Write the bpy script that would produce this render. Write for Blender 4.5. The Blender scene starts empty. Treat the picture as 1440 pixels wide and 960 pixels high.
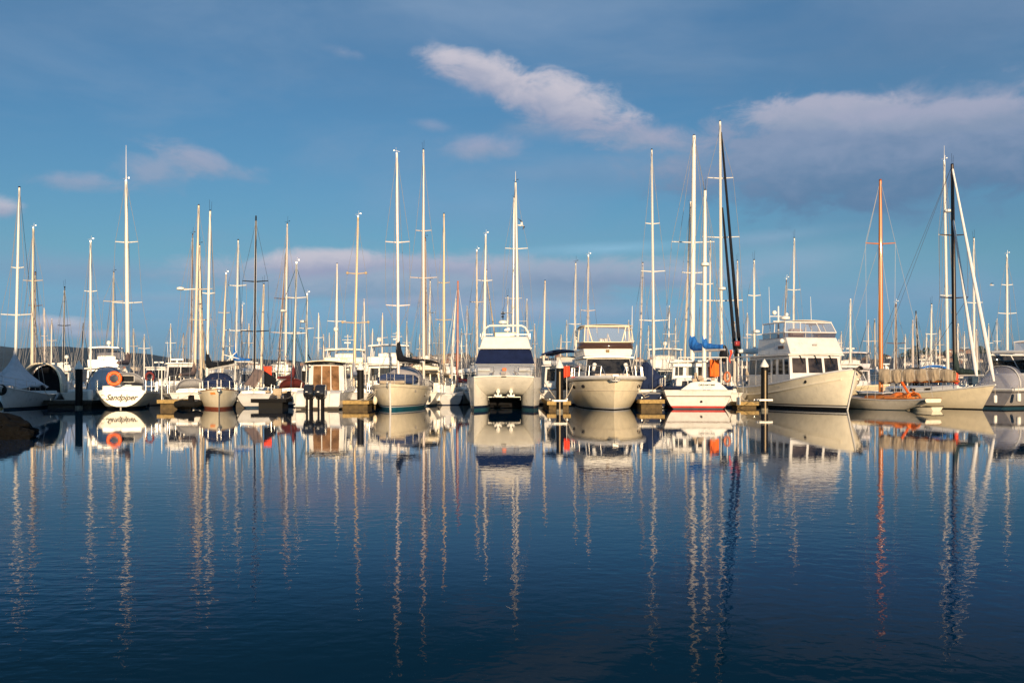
import bpy, bmesh, math, random
from mathutils import Vector, Matrix, noise as mnoise
random.seed(7)
R = math.radians
sc = bpy.context.scene
COL = sc.collection

# ------------------------------------------------------------------ camera
FPX, HOR, CAMZ = 1413.0, 535.0, 1.81          # focal length in photo pixels, horizon row, eye height above the water
cam = bpy.data.cameras.new('camera'); camo = bpy.data.objects.new('camera', cam); COL.objects.link(camo)
camo.location = (0, 0, CAMZ); camo.rotation_euler = (R(90), 0, 0)
cam.sensor_width = 36; cam.lens = 36*FPX/1440; cam.shift_y = (HOR-480)/1440
cam.clip_start = 0.1; cam.clip_end = 20000
sc.camera = camo
sc.view_settings.view_transform = 'Standard'; sc.view_settings.look = 'None'
sc.view_settings.exposure = 0.42; sc.view_settings.gamma = 1
sc.cycles.max_bounces = 8; sc.cycles.transparent_max_bounces = 12; sc.cycles.use_denoising = True
sc.cycles.caustics_reflective = True; sc.cycles.blur_glossy = 1.0
sc.cycles.sample_clamp_indirect = 6.0; sc.cycles.caustics_refractive = False

# ------------------------------------------------------------------ sun and sky
SUN_EL, SUN_AZ = 8.0, 9.0        # sun low behind the camera, a little to the right
sun = bpy.data.lights.new('sun', 'SUN'); suno = bpy.data.objects.new('sun', sun); COL.objects.link(suno)
sun.energy = 5.0; sun.angle = R(0.5); sun.color = (1.0, 0.74, 0.46)
sd = Vector((math.sin(R(SUN_AZ))*math.cos(R(SUN_EL)), -math.cos(R(SUN_AZ))*math.cos(R(SUN_EL)), math.sin(R(SUN_EL))))
suno.rotation_euler = sd.to_track_quat('Z', 'Y').to_euler()

world = bpy.data.worlds.new('World'); sc.world = world; world.use_nodes = True
nt = world.node_tree; nt.nodes.clear()
class G:
    """tiny helper for node maths"""
    def __init__(s, nt): s.nt = nt
    def n(s, t, **k):
        o = s.nt.nodes.new(t)
        for a, b in k.items(): setattr(o, a, b)
        return o
    def put(s, sock, v):
        if isinstance(v, (int, float)): sock.default_value = v
        elif isinstance(v, tuple): sock.default_value = v if len(v) == len(sock.default_value) else v + (1,)
        else: s.nt.links.new(v, sock)
    def m(s, op, a, b=0.0, c=0.0, clamp=False):
        o = s.n('ShaderNodeMath', operation=op, use_clamp=clamp)
        s.put(o.inputs[0], a); s.put(o.inputs[1], b); s.put(o.inputs[2], c); return o.outputs[0]
    def mix(s, f, a, b, bt='MIX'):
        o = s.n('ShaderNodeMix', data_type='RGBA', blend_type=bt)
        s.put(o.inputs[0], f); s.put(o.inputs[6], a); s.put(o.inputs[7], b); return o.outputs[2]
    def step(s, x, a, b):
        o = s.n('ShaderNodeMapRange', interpolation_type='SMOOTHSTEP')
        s.put(o.inputs[0], x); o.inputs[1].default_value = a; o.inputs[2].default_value = b; return o.outputs[0]
    def noise(s, vec, scale, detail=4, rough=.55, dist=0):
        o = s.n('ShaderNodeTexNoise'); s.put(o.inputs['Vector'], vec)
        o.inputs['Scale'].default_value = scale; o.inputs['Detail'].default_value = detail
        o.inputs['Roughness'].default_value = rough; o.inputs['Distortion'].default_value = dist
        return o.outputs[0]
def build_sky():
    g = G(nt)
    tc = g.n('ShaderNodeTexCoord'); sep = g.n('ShaderNodeSeparateXYZ'); g.put(sep.inputs[0], tc.outputs['Generated'])
    x, y, z = sep.outputs
    sky = g.n('ShaderNodeTexSky', sky_type='NISHITA', sun_disc=False)
    sky.sun_elevation = R(SUN_EL); sky.sun_rotation = R(180-SUN_AZ); sky.altitude = 0; sky.air_density = 1.0; sky.dust_density = 0.6; sky.ozone_density = 3.0
    az = g.m('MULTIPLY', g.m('ARCTAN2', x, y), 57.2958)
    el = g.m('MULTIPLY', g.m('ARCSINE', z), 57.2958)
    comb = g.n('ShaderNodeCombineXYZ'); g.put(comb.inputs[0], az); g.put(comb.inputs[1], g.m('MULTIPLY', el, 1.9)); P = comb.outputs[0]
    n1 = g.m('SUBTRACT', g.noise(P, 0.36, 9, .62, .35), .5)
    comb2 = g.n('ShaderNodeCombineXYZ'); g.put(comb2.inputs[0], g.m('MULTIPLY', az, .3)); g.put(comb2.inputs[1], el); P2 = comb2.outputs[0]
    n2 = g.m('SUBTRACT', g.noise(P2, 0.33, 5, .55, .3), .5)
    # base: the physical sky, a little greener-blue as the air in front of the far shore
    base = g.mix(1.0, sky.outputs[0], g.mix(g.step(el, 0.0, 7.5), TINT_LO, TINT_HI), 'MULTIPLY')
    grad = g.n('ShaderNodeMapRange'); g.put(grad.inputs[0], el); grad.inputs[1].default_value = 0; grad.inputs[2].default_value = 22
    veil = g.step(g.m('ADD', g.m('MULTIPLY', n2, 1.6), g.m('DIVIDE', g.m('SUBTRACT', el, 15.0), 9.0)), -.25, .9)
    col = g.mix(g.m('MULTIPLY', veil, .55), base, VEIL)
    n3 = g.noise(P2, 0.16, 6, .6, .5)
    col = g.mix(g.m('MULTIPLY', g.step(n3, .42, .72), .38), col, (2.1, 3.2, 4.8))      # thin high veil
    for (px, py, rx, ry, tilt, amt, lo, hi, sharp, nk) in CLOUDS:
        a0 = math.degrees(math.atan2(px-720, FPX)); e0 = math.degrees(math.atan2(HOR-py, math.hypot(FPX, px-720)))
        k = 57.2958/FPX
        du = g.m('SUBTRACT', az, a0); dv = g.m('SUBTRACT', el, e0)
        c, s_ = math.cos(R(tilt)), math.sin(R(tilt))
        u = g.m('DIVIDE', g.m('ADD', g.m('MULTIPLY', du, c), g.m('MULTIPLY', dv, s_)), rx*k)
        v = g.m('DIVIDE', g.m('SUBTRACT', g.m('MULTIPLY', dv, c), g.m('MULTIPLY', du, s_)), ry*k)
        d = g.m('SUBTRACT', 1.0, g.m('SQRT', g.m('ADD', g.m('MULTIPLY', u, u), g.m('MULTIPLY', v, v))))
        nn = n1 if nk > 0 else n2
        dd = g.m('ADD', d, g.m('MULTIPLY', nn, abs(nk)))
        mask = g.m('MULTIPLY', g.step(dd, -.08, sharp*1.45), amt)
        lit = g.step(g.m('ADD', v, g.m('MULTIPLY', n1, 1.6)), -.7, .6)
        col = g.mix(mask, col, g.mix(lit, lo, hi))
    bg = g.n('ShaderNodeBackground'); g.put(bg.inputs[0], col); bg.inputs[1].default_value = SKYSTR
    out = g.n('ShaderNodeOutputWorld'); nt.links.new(bg.outputs[0], out.inputs[0])
SKYSTR = 0.080
TINT_LO, TINT_HI = (0.42, 0.75, 1.62), (0.66, 0.90, 1.02)      # near the horizon, and from about seven degrees up
VEIL, PALE = (1.15, 2.3, 3.9), (2.6, 3.6, 5.1)
LIT, MID, DRK, DK2 = (5.4, 5.15, 5.85), (2.7, 3.3, 4.55), (1.6, 2.4, 3.8), (1.1, 2.05, 3.45)
CLOUDS = [ # px, py, rx, ry, tilt, amount, shaded colour, lit colour, edge softness, noise
    (1330, 40, 480, 120, 0, .6, DK2, DRK, 1.0, -1.0),
    (740, 20, 420, 70, 0, .75, (2.0, 3.1, 4.8), PALE, 1.2, -1.3),
    (1300, 300, 300, 60, 0, .5, DK2, (1.4, 2.4, 3.9), 1.0, -1.0),
    (1200, 420, 360, 60, 0, .55, (1.6, 2.9, 4.5), (2.5, 3.6, 5.0), 1.1, -1.4),
    (650, 290, 260, 50, 0, .55, (1.7, 3.1, 4.9), (2.1, 3.5, 5.4), 1.1, -1.2),
    (640, 395, 430, 42, 0, .85, (2.2, 3.15, 4.5), (3.6, 4.1, 5.2), .3, 1.2),
    (455, 370, 115, 24, 2, .9, (3.0, 3.3, 4.7), LIT, .35, 1.1),
    (620, 374, 120, 18, -3, .65, (2.8, 3.2, 4.6), (4.2, 4.2, 5.4), .45, 1.1),
    (800, 390, 150, 24, 0, .75, (1.7, 2.6, 4.0), (2.9, 3.6, 4.9), .5, 1.3),
    (920, 395, 90, 14, 0, .6, (1.9, 2.7, 4.2), (2.7, 3.3, 4.8), .6, 1.2),
    (700, 440, 520, 26, 0, .6, (2.3, 3.1, 4.7), (3.5, 4.0, 5.4), .7, -1.7),
    (560, 425, 160, 12, 3, .5, (2.4, 3.1, 4.6), (3.6, 4.0, 5.3), .7, 1.3),
    (860, 350, 180, 13, 2, .8, (2.5, 4.6, 6.3), (2.9, 5.2, 7.0), .9, -1.3),
    (1110, 372, 250, 34, 6, .6, (2.4, 3.5, 5.0), (3.0, 4.1, 5.6), .9, -1.9),
    (1080, 335, 140, 14, 4, .5, (2.4, 3.5, 5.0), (3.0, 4.1, 5.6), .9, -1.8),
    (1250, 215, 340, 86, 0, .95, DK2, (2.35, 3.0, 4.4), .28, 1.4),
    (1150, 158, 125, 26, 0, .9, MID, (4.0, 4.1, 5.2), .3, 1.5),
    (1360, 162, 150, 24, 0, .8, (2.2, 2.9, 4.2), (3.6, 3.8, 5.0), .3, 1.5),
    (1250, 168, 80, 20, 0, .6, MID, (3.3, 3.6, 4.9), .4, 1.5),
    (920, 240, 340, 48, 0, .6, (1.8, 2.7, 4.2), (2.7, 3.4, 4.8), .9, -1.3),
    (690, 108, 110, 32, -16, .95, (3.2, 3.5, 4.7), LIT, .4, 1.5),
    (800, 150, 120, 44, -16, .95, (2.9, 3.3, 4.6), LIT, .4, 1.5),
    (900, 190, 110, 28, -10, .8, MID, (3.6, 3.7, 4.9), .6, 1.5),
    (760, 185, 80, 18, -8, .5, (2.2, 3.0, 4.5), MID, .8, 1.6),
    (680, 210, 75, 22, 0, .75, MID, (3.5, 3.7, 5.0), .6, 1.4),
    (605, 176, 40, 10, -8, .45, MID, (3.2, 3.6, 5.0), .9, 1.9),
    (483, 74, 32, 10, -10, .5, MID, (3.5, 3.8, 5.1), .9, 1.9),
    (290, 228, 95, 22, -14, .75, MID, (3.6, 3.8, 5.0), .7, 1.9),
    (215, 240, 60, 34, 14, .65, MID, (3.4, 3.7, 4.9), .7, 1.9),
    (115, 256, 75, 14, 0, .65, MID, (3.6, 3.8, 5.0), .7, 1.9),
    (0, 292, 32, 17, 0, .85, (3.2, 3.5, 4.7), LIT, .5, 1.2),
    (170, 382, 220, 26, 0, .6, (1.9, 2.9, 4.4), (2.5, 3.3, 4.7), .9, -1.4),
    (230, 420, 180, 12, 2, .45, (2.2, 3.2, 4.6), (3.0, 3.8, 5.0), .8, 1.9),
    (350, 455, 200, 10, 0, .45, (2.4, 3.3, 4.6), (3.2, 3.9, 5.0), .9, 1.9),
    (75, 456, 60, 13, 0, .8, (3.0, 3.4, 4.6), LIT, .5, 1.3),
    (130, 470, 70, 9, 0, .6, (2.9, 3.4, 4.6), (4.2, 4.3, 5.4), .6, 1.4),
]
build_sky()

# ------------------------------------------------------------------ materials
MATS = {}
def M(name, col=(.8, .8, .8), rough=.4, metal=0., var=.06, scale=2.5, alpha=1., coat=0., bump=0., bscale=20., stretch=None, spec=.5, streak=0.):
    if name in MATS: return MATS[name]
    m = bpy.data.materials.new(name); m.use_nodes = True; t = m.node_tree; g = G(t)
    b = t.nodes['Principled BSDF']
    tc = g.n('ShaderNodeTexCoord').outputs['Object']
    if stretch:
        mp = g.n('ShaderNodeMapping'); mp.inputs['Scale'].default_value = stretch; g.put(mp.inputs[0], tc); tc = mp.outputs[0]
    if var:
        f = g.noise(tc, scale, 6, .6)
        lo = tuple(c*(1-var*2.2) for c in col); hi = tuple(min(1, c*(1+var*.9)) for c in col)
        bc = g.mix(g.step(f, .25, .7), lo, hi)
        if streak:                                              # rain streaks that run down the sides, and grime close above the water
            mp = g.n('ShaderNodeMapping'); mp.inputs['Scale'].default_value = (3.2, 3.2, .22); g.put(mp.inputs[0], tc)
            sp = g.n('ShaderNodeSeparateXYZ'); g.put(sp.inputs[0], tc)
            s1 = g.step(g.noise(mp.outputs[0], 2.2, 5, .65), .52, .78); low = g.m('MULTIPLY', g.step(sp.outputs[2], .55, .12), g.step(f, .3, .62))
            bc = g.mix(g.m('MULTIPLY', g.m('ADD', g.m('MULTIPLY', s1, .7), g.m('MULTIPLY', low, .8), clamp=True), streak), bc, (.30, .23, .13))
        g.put(b.inputs['Base Color'], bc)
        g.put(b.inputs['Roughness'], g.m('ADD', rough-.06, g.m('MULTIPLY', f, .14)))
    else:
        b.inputs['Base Color'].default_value = col + (1,); b.inputs['Roughness'].default_value = rough
    b.inputs['Metallic'].default_value = metal; b.inputs['Alpha'].default_value = alpha
    b.inputs['Coat Weight'].default_value = coat; b.inputs['Specular IOR Level'].default_value = spec
    if bump:
        bn = g.n('ShaderNodeBump'); bn.inputs['Strength'].default_value = bump; bn.inputs['Distance'].default_value = .02
        g.put(bn.inputs['Height'], g.noise(tc, bscale, 4, .6)); t.links.new(bn.outputs[0], b.inputs['Normal'])
    MATS[name] = m; return m
gel   = M('white_gelcoat', (.71, .70, .68), .28, coat=.3, var=.05, streak=.22)
bgel  = M('bright_white_gelcoat', (.84, .81, .73), .28, coat=.3, var=.04, streak=.16)
cream = M('cream_gelcoat', (.84, .74, .54), .3, coat=.2, var=.05, streak=.28)
ivory = M('ivory_paint', (.86, .79, .63), .35, var=.05, streak=.22)
grey  = M('grey_gelcoat', (.52, .53, .55), .35, var=.06, streak=.3)
navy  = M('navy_paint', (.012, .022, .06), .3, coat=.3)
black = M('black_paint', (.010, .010, .011), .85, spec=.1)
rubber= M('black_rubber', (.012, .012, .012), .8, spec=.2)
yfloat= M('stained_timber_float', (.10, .068, .028), .85, var=.25, scale=3)
teal  = M('teal_antifoul', (.01, .13, .19), .6, var=.12)
dteal = M('dark_teal_antifoul', (.01, .05, .08), .6, var=.12)
red   = M('red_paint', (.45, .03, .02), .5, var=.1)
rust  = M('red_brown_antifoul', (.28, .07, .03), .7, var=.15)
green = M('weedy_green', (.02, .03, .02), .8, var=.3)
glass = M('dark_window_glass', (.030, .028, .026), .06, var=.42, scale=2.2, coat=.5)
navyg = M('navy_window_cover', (.009, .017, .060), .7, var=.12, spec=.15)
bglass= M('brown_tinted_glass', (.06, .03, .02), .08, var=0, coat=.5)
vinyl = M('clear_vinyl', (.42, .42, .50), .12, var=0, alpha=.32)
smoke = M('smoked_vinyl', (.10, .08, .10), .12, var=0, alpha=.62)
alu   = M('silver_aluminium', (.72, .70, .66), .38, metal=.35, var=.05)
whitem= M('white_mast_paint', (.70, .68, .63), .35, var=.04)
gold  = M('gold_aluminium', (.62, .47, .28), .4, metal=.2, var=.06)
darkm = M('black_mast', (.012, .012, .016), .7, spec=.15)
bronz = M('brown_mast', (.13, .06, .035), .45)
varn  = M('varnished_wood', (.52, .17, .035), .28, coat=.5, var=.14, scale=4, stretch=(1, 1, .15))
teak  = M('teak_wood', (.30, .13, .05), .5, var=.16, scale=6)
ss    = M('stainless_steel', (.62, .60, .57), .25, metal=.8, var=0)
wire  = M('rigging_wire', (.42, .40, .38), .4, metal=.4, var=0)
wirew = M('white_halyard', (.75, .72, .66), .6, var=0)
wired = M('dark_rigging_wire', (.05, .05, .06), .5, var=0)
blue  = M('bright_blue_canvas', (.012, .14, .50), .8, var=.12, bump=.3)
navyc = M('navy_canvas', (.012, .024, .075), .9, var=.12, bump=.3, spec=.25)
blackc= M('black_canvas', (.010, .012, .018), .9, var=.15, bump=.3, spec=.2)
greyc = M('grey_canvas', (.50, .51, .55), .85, var=.08, bump=.3, bscale=8)
tanc  = M('tan_canvas', (.46, .37, .26), .9, var=.10, bump=.4, bscale=9)
brownc= M('brown_canvas', (.20, .14, .12), .9, var=.10, bump=.3, bscale=9)
redc  = M('red_canvas', (.55, .05, .03), .8, var=.1, bump=.3)
maroon= M('maroon_canvas', (.17, .025, .025), .85, var=.1, bump=.3)
orange= M('orange_fabric', (.85, .16, .015), .75, var=.1, bump=.2)
flame = M('flame_red_fabric', (.90, .065, .02), .75, var=.06)
whitec= M('white_canvas', (.74, .73, .72), .85, var=.05, bump=.2, bscale=8)
ringo = M('orange_ring', (.90, .14, .012), .5, var=.05)
rope  = M('rope', (.55, .47, .36), .9, var=.1)
plast = M('white_plastic', (.80, .78, .72), .4, var=.04)
ytimb = M('yellow_timber', (.34, .23, .08), .75, var=.22, scale=5, bump=.4)
dtimb = M('wet_and_shaded_timber', (.04, .033, .025), .6, var=.3, scale=5)
gtimb = M('weathered_deck_boards', (.30, .26, .21), .8, var=.2, scale=7)
concr = M('pale_concrete_float', (.34, .32, .29), .85, var=.15, scale=3)
deckm = M('pale_deck', (.66, .64, .60), .6, var=.06)
ink   = M('black_lettering', (.008, .008, .012), .8, var=0, spec=.1)
inkg  = M('grey_lettering', (.22, .21, .21), .5, var=0)
pilem = M('black_pile_sleeve', (.007, .007, .008), .6, var=.3, scale=4, spec=.2)
pstrip= M('brass_pile_strip', (.30, .20, .08), .5, var=.15)

# ------------------------------------------------------------------ helpers
def wx(px, D): return (px-720)/FPX*D
def wz(py, D): return CAMZ+(HOR-py)/FPX*D
def tag(o, label=None, cat=None, group=None, kind=None):
    if label: o['label'] = label
    if cat: o['category'] = cat
    if group: o['group'] = group
    if kind: o['kind'] = kind
    return o
def thing(name, label, cat, loc=(0, 0, 0), rz=0, group=None):
    o = bpy.data.objects.new(name, None); COL.objects.link(o)
    o.location = loc; o.rotation_euler = (0, 0, rz); o.empty_display_size = .3
    return tag(o, label, cat, group)
V = Vector
class MB:
    def __init__(s): s.v = []; s.f = []; s.m = []
    def add(s, vs, fs, mi=0):
        b = len(s.v); s.v += [tuple(p) for p in vs]; s.f += [tuple(i+b for i in f) for f in fs]
        s.m += [mi]*len(fs) if isinstance(mi, int) else list(mi); return s
    def box(s, c, d, rz=0, rx=0, ry=0, mi=0):
        x, y, z = (k/2 for k in d)
        mt = Matrix.Translation(V(c)) @ Matrix.Rotation(rz, 4, 'Z') @ Matrix.Rotation(rx, 4, 'X') @ Matrix.Rotation(ry, 4, 'Y')
        vs = [mt @ V((i*x, j*y, k*z)) for k in (-1, 1) for i, j in ((-1, -1), (1, -1), (1, 1), (-1, 1))]
        return s.add(vs, [(3, 2, 1, 0), (4, 5, 6, 7), (0, 1, 5, 4), (1, 2, 6, 5), (2, 3, 7, 6), (3, 0, 4, 7)], mi)
    def path(s, pts, r, n=7, cap=True, mi=0, close=False, flat=1.0):
        pts = [V(p) for p in pts]; k = len(pts); rr = r if isinstance(r, (list, tuple)) else [r]*k
        vs = []; up = None
        for i, p in enumerate(pts):
            if close: t = pts[(i+1) % k]-pts[i-1]
            else: t = pts[min(i+1, k-1)]-pts[max(i-1, 0)]
            t.normalize()
            if up is None: up = V((0, 0, 1)) if abs(t.z) < .9 else V((0, 1, 0))
            a = t.cross(up)
            if a.length < 1e-5: a = t.cross(V((1, 0, 0)))
            a.normalize(); b = a.cross(t).normalized(); up = b
            for j in range(n):
                q = 2*math.pi*j/n
                vs.append(p+rr[i]*(a*math.cos(q)*flat+b*math.sin(q)))
        fs = []
        for i in range(k if close else k-1):
            i2 = (i+1) % k
            for j in range(n): fs.append((i*n+j, i*n+(j+1) % n, i2*n+(j+1) % n, i2*n+j))
        if cap and not close: fs += [tuple(range(n))[::-1], tuple((k-1)*n+j for j in range(n))]
        return s.add(vs, fs, mi)
    def tube(s, a, b, r, r2=None, n=8, mi=0): return s.path([a, b], [r, r if r2 is None else r2], n, mi=mi)
    def lathe(s, prof, c=(0, 0, 0), n=16, mi=0, axis='z'):
        vs = []; k = len(prof)
        for r, h in prof:
            for j in range(n):
                q = 2*math.pi*j/n; a, b = r*math.cos(q), r*math.sin(q)
                vs.append((c[0]+a, c[1]+b, c[2]+h) if axis == 'z' else ((c[0]+a, c[1]+h, c[2]+b) if axis == 'y' else (c[0]+h, c[1]+a, c[2]+b)))
        fs = [(i*n+j, i*n+(j+1) % n, (i+1)*n+(j+1) % n, (i+1)*n+j) for i in range(k-1) for j in range(n)]
        fs += [tuple(range(n))[::-1], tuple((k-1)*n+j for j in range(n))]
        return s.add(vs, fs, mi)
    def ball(s, c, r, sc=(1, 1, 1), n=12, mi=0):
        k = n//2; vs = [V(c)+V((0, 0, r*sc[2]))]; fs = []
        for i in range(1, k):
            a = math.pi*i/k
            for j in range(n):
                q = 2*math.pi*j/n; vs.append(V(c)+V((r*sc[0]*math.sin(a)*math.cos(q), r*sc[1]*math.sin(a)*math.sin(q), r*sc[2]*math.cos(a))))
        vs.append(V(c)-V((0, 0, r*sc[2])))
        for j in range(n):
            fs.append((0, 1+j, 1+(j+1) % n)); fs.append((len(vs)-1, 1+(k-2)*n+(j+1) % n, 1+(k-2)*n+j))
        for i in range(k-2):
            for j in range(n): fs.append((1+i*n+j, 1+(i+1)*n+j, 1+(i+1)*n+(j+1) % n, 1+i*n+(j+1) % n))
        return s.add(vs, fs, mi)
    def grid(s, rows, mi=0, closeu=False):
        n = len(rows[0]); vs = [p for r in rows for p in r]; k = len(rows)
        fs = [(i*n+j, i*n+(j+1) % n, (i+1)*n+(j+1) % n, (i+1)*n+j) for i in range(k-1) for j in range(n if closeu else n-1)]
        return s.add(vs, fs, mi)
    def prism(s, poly, axis, a, b, mi=0):
        """poly of 2-D points extruded along axis from a to b"""
        def P(u, v, w): return {'x': (w, u, v), 'y': (u, w, v), 'z': (u, v, w)}[axis]
        n = len(poly); vs = [P(u, v, a) for u, v in poly]+[P(u, v, b) for u, v in poly]
        fs = [tuple(range(n))[::-1], tuple(range(n, 2*n))]+[(i, (i+1) % n, n+(i+1) % n, n+i) for i in range(n)]
        return s.add(vs, fs, mi)
    def build(s, name, mats, parent=None, angle=38, bevel=0, weld=False, solid=0, label=None):
        me = bpy.data.meshes.new(name); me.from_pydata(s.v, [], s.f)
        me.polygons.foreach_set('material_index', s.m)
        bm = bmesh.new(); bm.from_mesh(me)
        if weld:
            bmesh.ops.remove_doubles(bm, verts=bm.verts, dist=2e-4)
            bmesh.ops.dissolve_degenerate(bm, edges=bm.edges, dist=1e-4)
        bmesh.ops.recalc_face_normals(bm, faces=bm.faces)
        bm.to_mesh(me); bm.free()
        for mt in (mats if isinstance(mats, (list, tuple)) else [mats]): me.materials.append(mt)
        me.polygons.foreach_set('use_smooth', [True]*len(me.polygons)); me.set_sharp_from_angle(angle=R(angle))
        o = bpy.data.objects.new(name, me); COL.objects.link(o)
        if parent is not None: o.parent = parent
        if bevel:
            md = o.modifiers.new('bevel', 'BEVEL'); md.width = bevel; md.segments = 2; md.limit_method = 'ANGLE'; md.angle_limit = R(35)
        if solid:
            md = o.modifiers.new('solid', 'SOLIDIFY'); md.thickness = solid; md.offset = 0
        if label: o['label'] = label
        return o
def lerp(a, b, t): return a+(b-a)*t
def sstep(t): t = max(0, min(1, t)); return t*t*(3-2*t)
def text(s, size, mat, parent, loc, rot, shear=0, name='lettering', squash=1, bold=0):
    c = bpy.data.curves.new(name, 'FONT'); c.body = s; c.size = size; c.align_x = 'CENTER'; c.align_y = 'CENTER'; c.shear = shear; c.extrude = .002; c.offset = bold
    c.materials.append(mat)
    f = bpy.data.objects.new('text_outline', c); COL.objects.link(f); dg = bpy.context.evaluated_depsgraph_get()
    me = bpy.data.meshes.new_from_object(f.evaluated_get(dg)); bpy.data.objects.remove(f); me.name = name      # letters as real faces
    o = bpy.data.objects.new(name, me); COL.objects.link(o); o.parent = parent; o.location = loc; o.rotation_euler = rot; o.scale = (squash, 1, 1); return o

class Hull:
    """lofted hull; bow towards +Y, waterline z=0, length L about the origin"""
    def __init__(s, L, B, fs, fm, fb, rb=1.0, rs=.2, tw=.75, tm=.42, d=.45, ds=.1, a_s=.38, a_b=.75, pw=2.0, qw=1.0):
        s.__dict__.update(locals())
    def sheer(s, t):
        c = s.fs; a = 2*(s.fs+s.fb-2*s.fm); b = s.fb-s.fs-a
        return a*t*t+b*t+c
    def b(s, t):
        if t < s.tm:
            u = 1-t/s.tm; return s.B/2*(1-(1-s.tw)*u*u)
        u = (t-s.tm)/(1-s.tm); return s.B/2*max(0, 1-u**s.pw)**s.qw
    def keel(s, t):
        if t < s.tm:
            u = 1-t/s.tm; return -lerp(s.d, s.ds, u*u)
        u = (t-s.tm)/(1-s.tm); return -lerp(s.d, s.d*.6, u**3)
    def y(s, t, z):
        yb = s.L/2-s.rb*(1-z/s.fb); ys = -s.L/2+s.rs*(1-z/s.fs)
        return lerp(ys, yb, t)
    def half(s, t, z):
        k = s.keel(t); h = max(0, min(1, (z-k)/(s.sheer(t)-k)))
        return s.b(t)*h**lerp(s.a_s, s.a_b, max(0, t)**2)
    def pt(s, t, side, z=None, dz=0, inset=0, out=0):
        z = s.sheer(t) if z is None else z
        return V((side*(max(0, s.half(t, z)-inset)+out), s.y(t, z), z+dz))
    def tof(s, y):                     # station of a deck-level y
        best = min(range(101), key=lambda i: abs(s.y(i/100, s.sheer(i/100))-y)); return best/100
    def build(s, parent, bands, deckmat, name='hull', n=26, m=9, bulwark=0):
        """bands: [(top z or None, material)] from the keel up"""
        ts = [i/n for i in range(n)]+[.985, 1.0]
        mats = [b[1] for b in bands]; fixed = [b[0] for b in bands if b[0] is not None]
        mb = MB(); rows = []; mis = []
        for t in ts:
            k, z1 = s.keel(t), s.sheer(t); zs = [k]; mi = []
            prev = k
            for bi, zt in enumerate(fixed):
                zt = max(k, min(zt, z1-.02)); q = 3 if bi == 0 else 1
                for j in range(1, q+1): zs.append(lerp(prev, zt, j/q)); mi.append(bi)
                prev = zt
            for j in range(1, m+1): zs.append(lerp(prev, z1, j/m)); mi.append(len(fixed))
            rows.append([(s.half(t, z), s.y(t, z), z) for z in zs]); mis = mi
        q = len(rows[0])
        for sgn in (1, -1):
            vs = [(sgn*x, y, z) for r in rows for x, y, z in r]; fs = []; ms = []
            for i in range(len(rows)-1):
                for j in range(q-1): fs.append((i*q+j, (i+1)*q+j, (i+1)*q+j+1, i*q+j+1)); ms.append(mis[j])
            mb.add(vs, fs, ms)
        r = rows[0]                                     # transom
        vs = [(-x, y, z) for x, y, z in r]+[(x, y, z) for x, y, z in r]
        mb.add(vs, [(j, j+1, q+j+1, q+j) for j in range(q-1)], mis)
        h = mb.build(name, mats, parent, weld=True, angle=30)
        dk = MB(); rr = []
        for t in ts:
            z = s.sheer(t)-bulwark-.012; w = max(0, s.half(t, z)-.012); yy = s.y(t, z)
            if t == 0: yy += .015
            rr.append([(-w, yy, z), (-w*.5, yy, z+.03), (0, yy, z+.05), (w*.5, yy, z+.03), (w, yy, z)])
        dk.grid(rr); d = dk.build('deck', deckmat, parent, weld=True)
        return h
    def strake(s, parent, mat, dz=-.06, r=.03, name='rubbing_strake', t0=0, t1=1, stern=True):
        mb = MB(); N = 28
        for sg in (1, -1):
            p = []
            for i in range(N+1):
                t = lerp(t0, t1, i/N); z = s.sheer(t)+dz; p.append(V((sg*(s.half(t, z)+r*.35), s.y(t, z)+(r*.4 if i == N and t1 == 1 else 0), z)))
            mb.path(p, r, 6)
        if stern and t0 == 0:
            z = s.sheer(0)+dz; w = s.half(0, z); mb.tube((-w, s.y(0, z), z), (w, s.y(0, z), z), r, n=6)
        return mb.build(name, mat, parent)
    def rails(s, parent, t0, t1, n, h=.62, mat=None, r=.013, sides=(1, -1), bow=False, stern=False, mids=1, inset=.06, name='guard_rail'):
        mb = MB()
        for sg in sides:
            top = []
            for i in range(n+1):
                t = lerp(t0, t1, i/n); a = s.pt(t, sg, inset=inset); b = a+V((0, 0, h))
                mb.tube(a-V((0, 0, .05)), b, r*1.1, n=6); top.append(b)
            for q in range(mids+1):
                dz = V((0, 0, -h*q/(mids+1))); mb.path([p+dz for p in top], r*(1 if q == 0 else .6), 6)
        if bow or stern:
            t = t1 if bow else t0
            a, b = s.pt(t, 1, inset=inset)+V((0, 0, h)), s.pt(t, -1, inset=inset)+V((0, 0, h))
            mid = V((0, (a.y+b.y)/2+(.45 if bow else -.05), a.z+(.05 if bow else 0)))
            P = [a.lerp(mid, 0), V((a.x*.75, lerp(a.y, mid.y, .75), mid.z)), mid, V((b.x*.75, lerp(a.y, mid.y, .75), mid.z)), b] if bow else [a, b]
            mb.path(P, r*1.15, 6); mb.path([p-V((0, 0, h*.5)) for p in P], r*.9, 6)
        return mb.build(name, mat or ss, parent)

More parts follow.
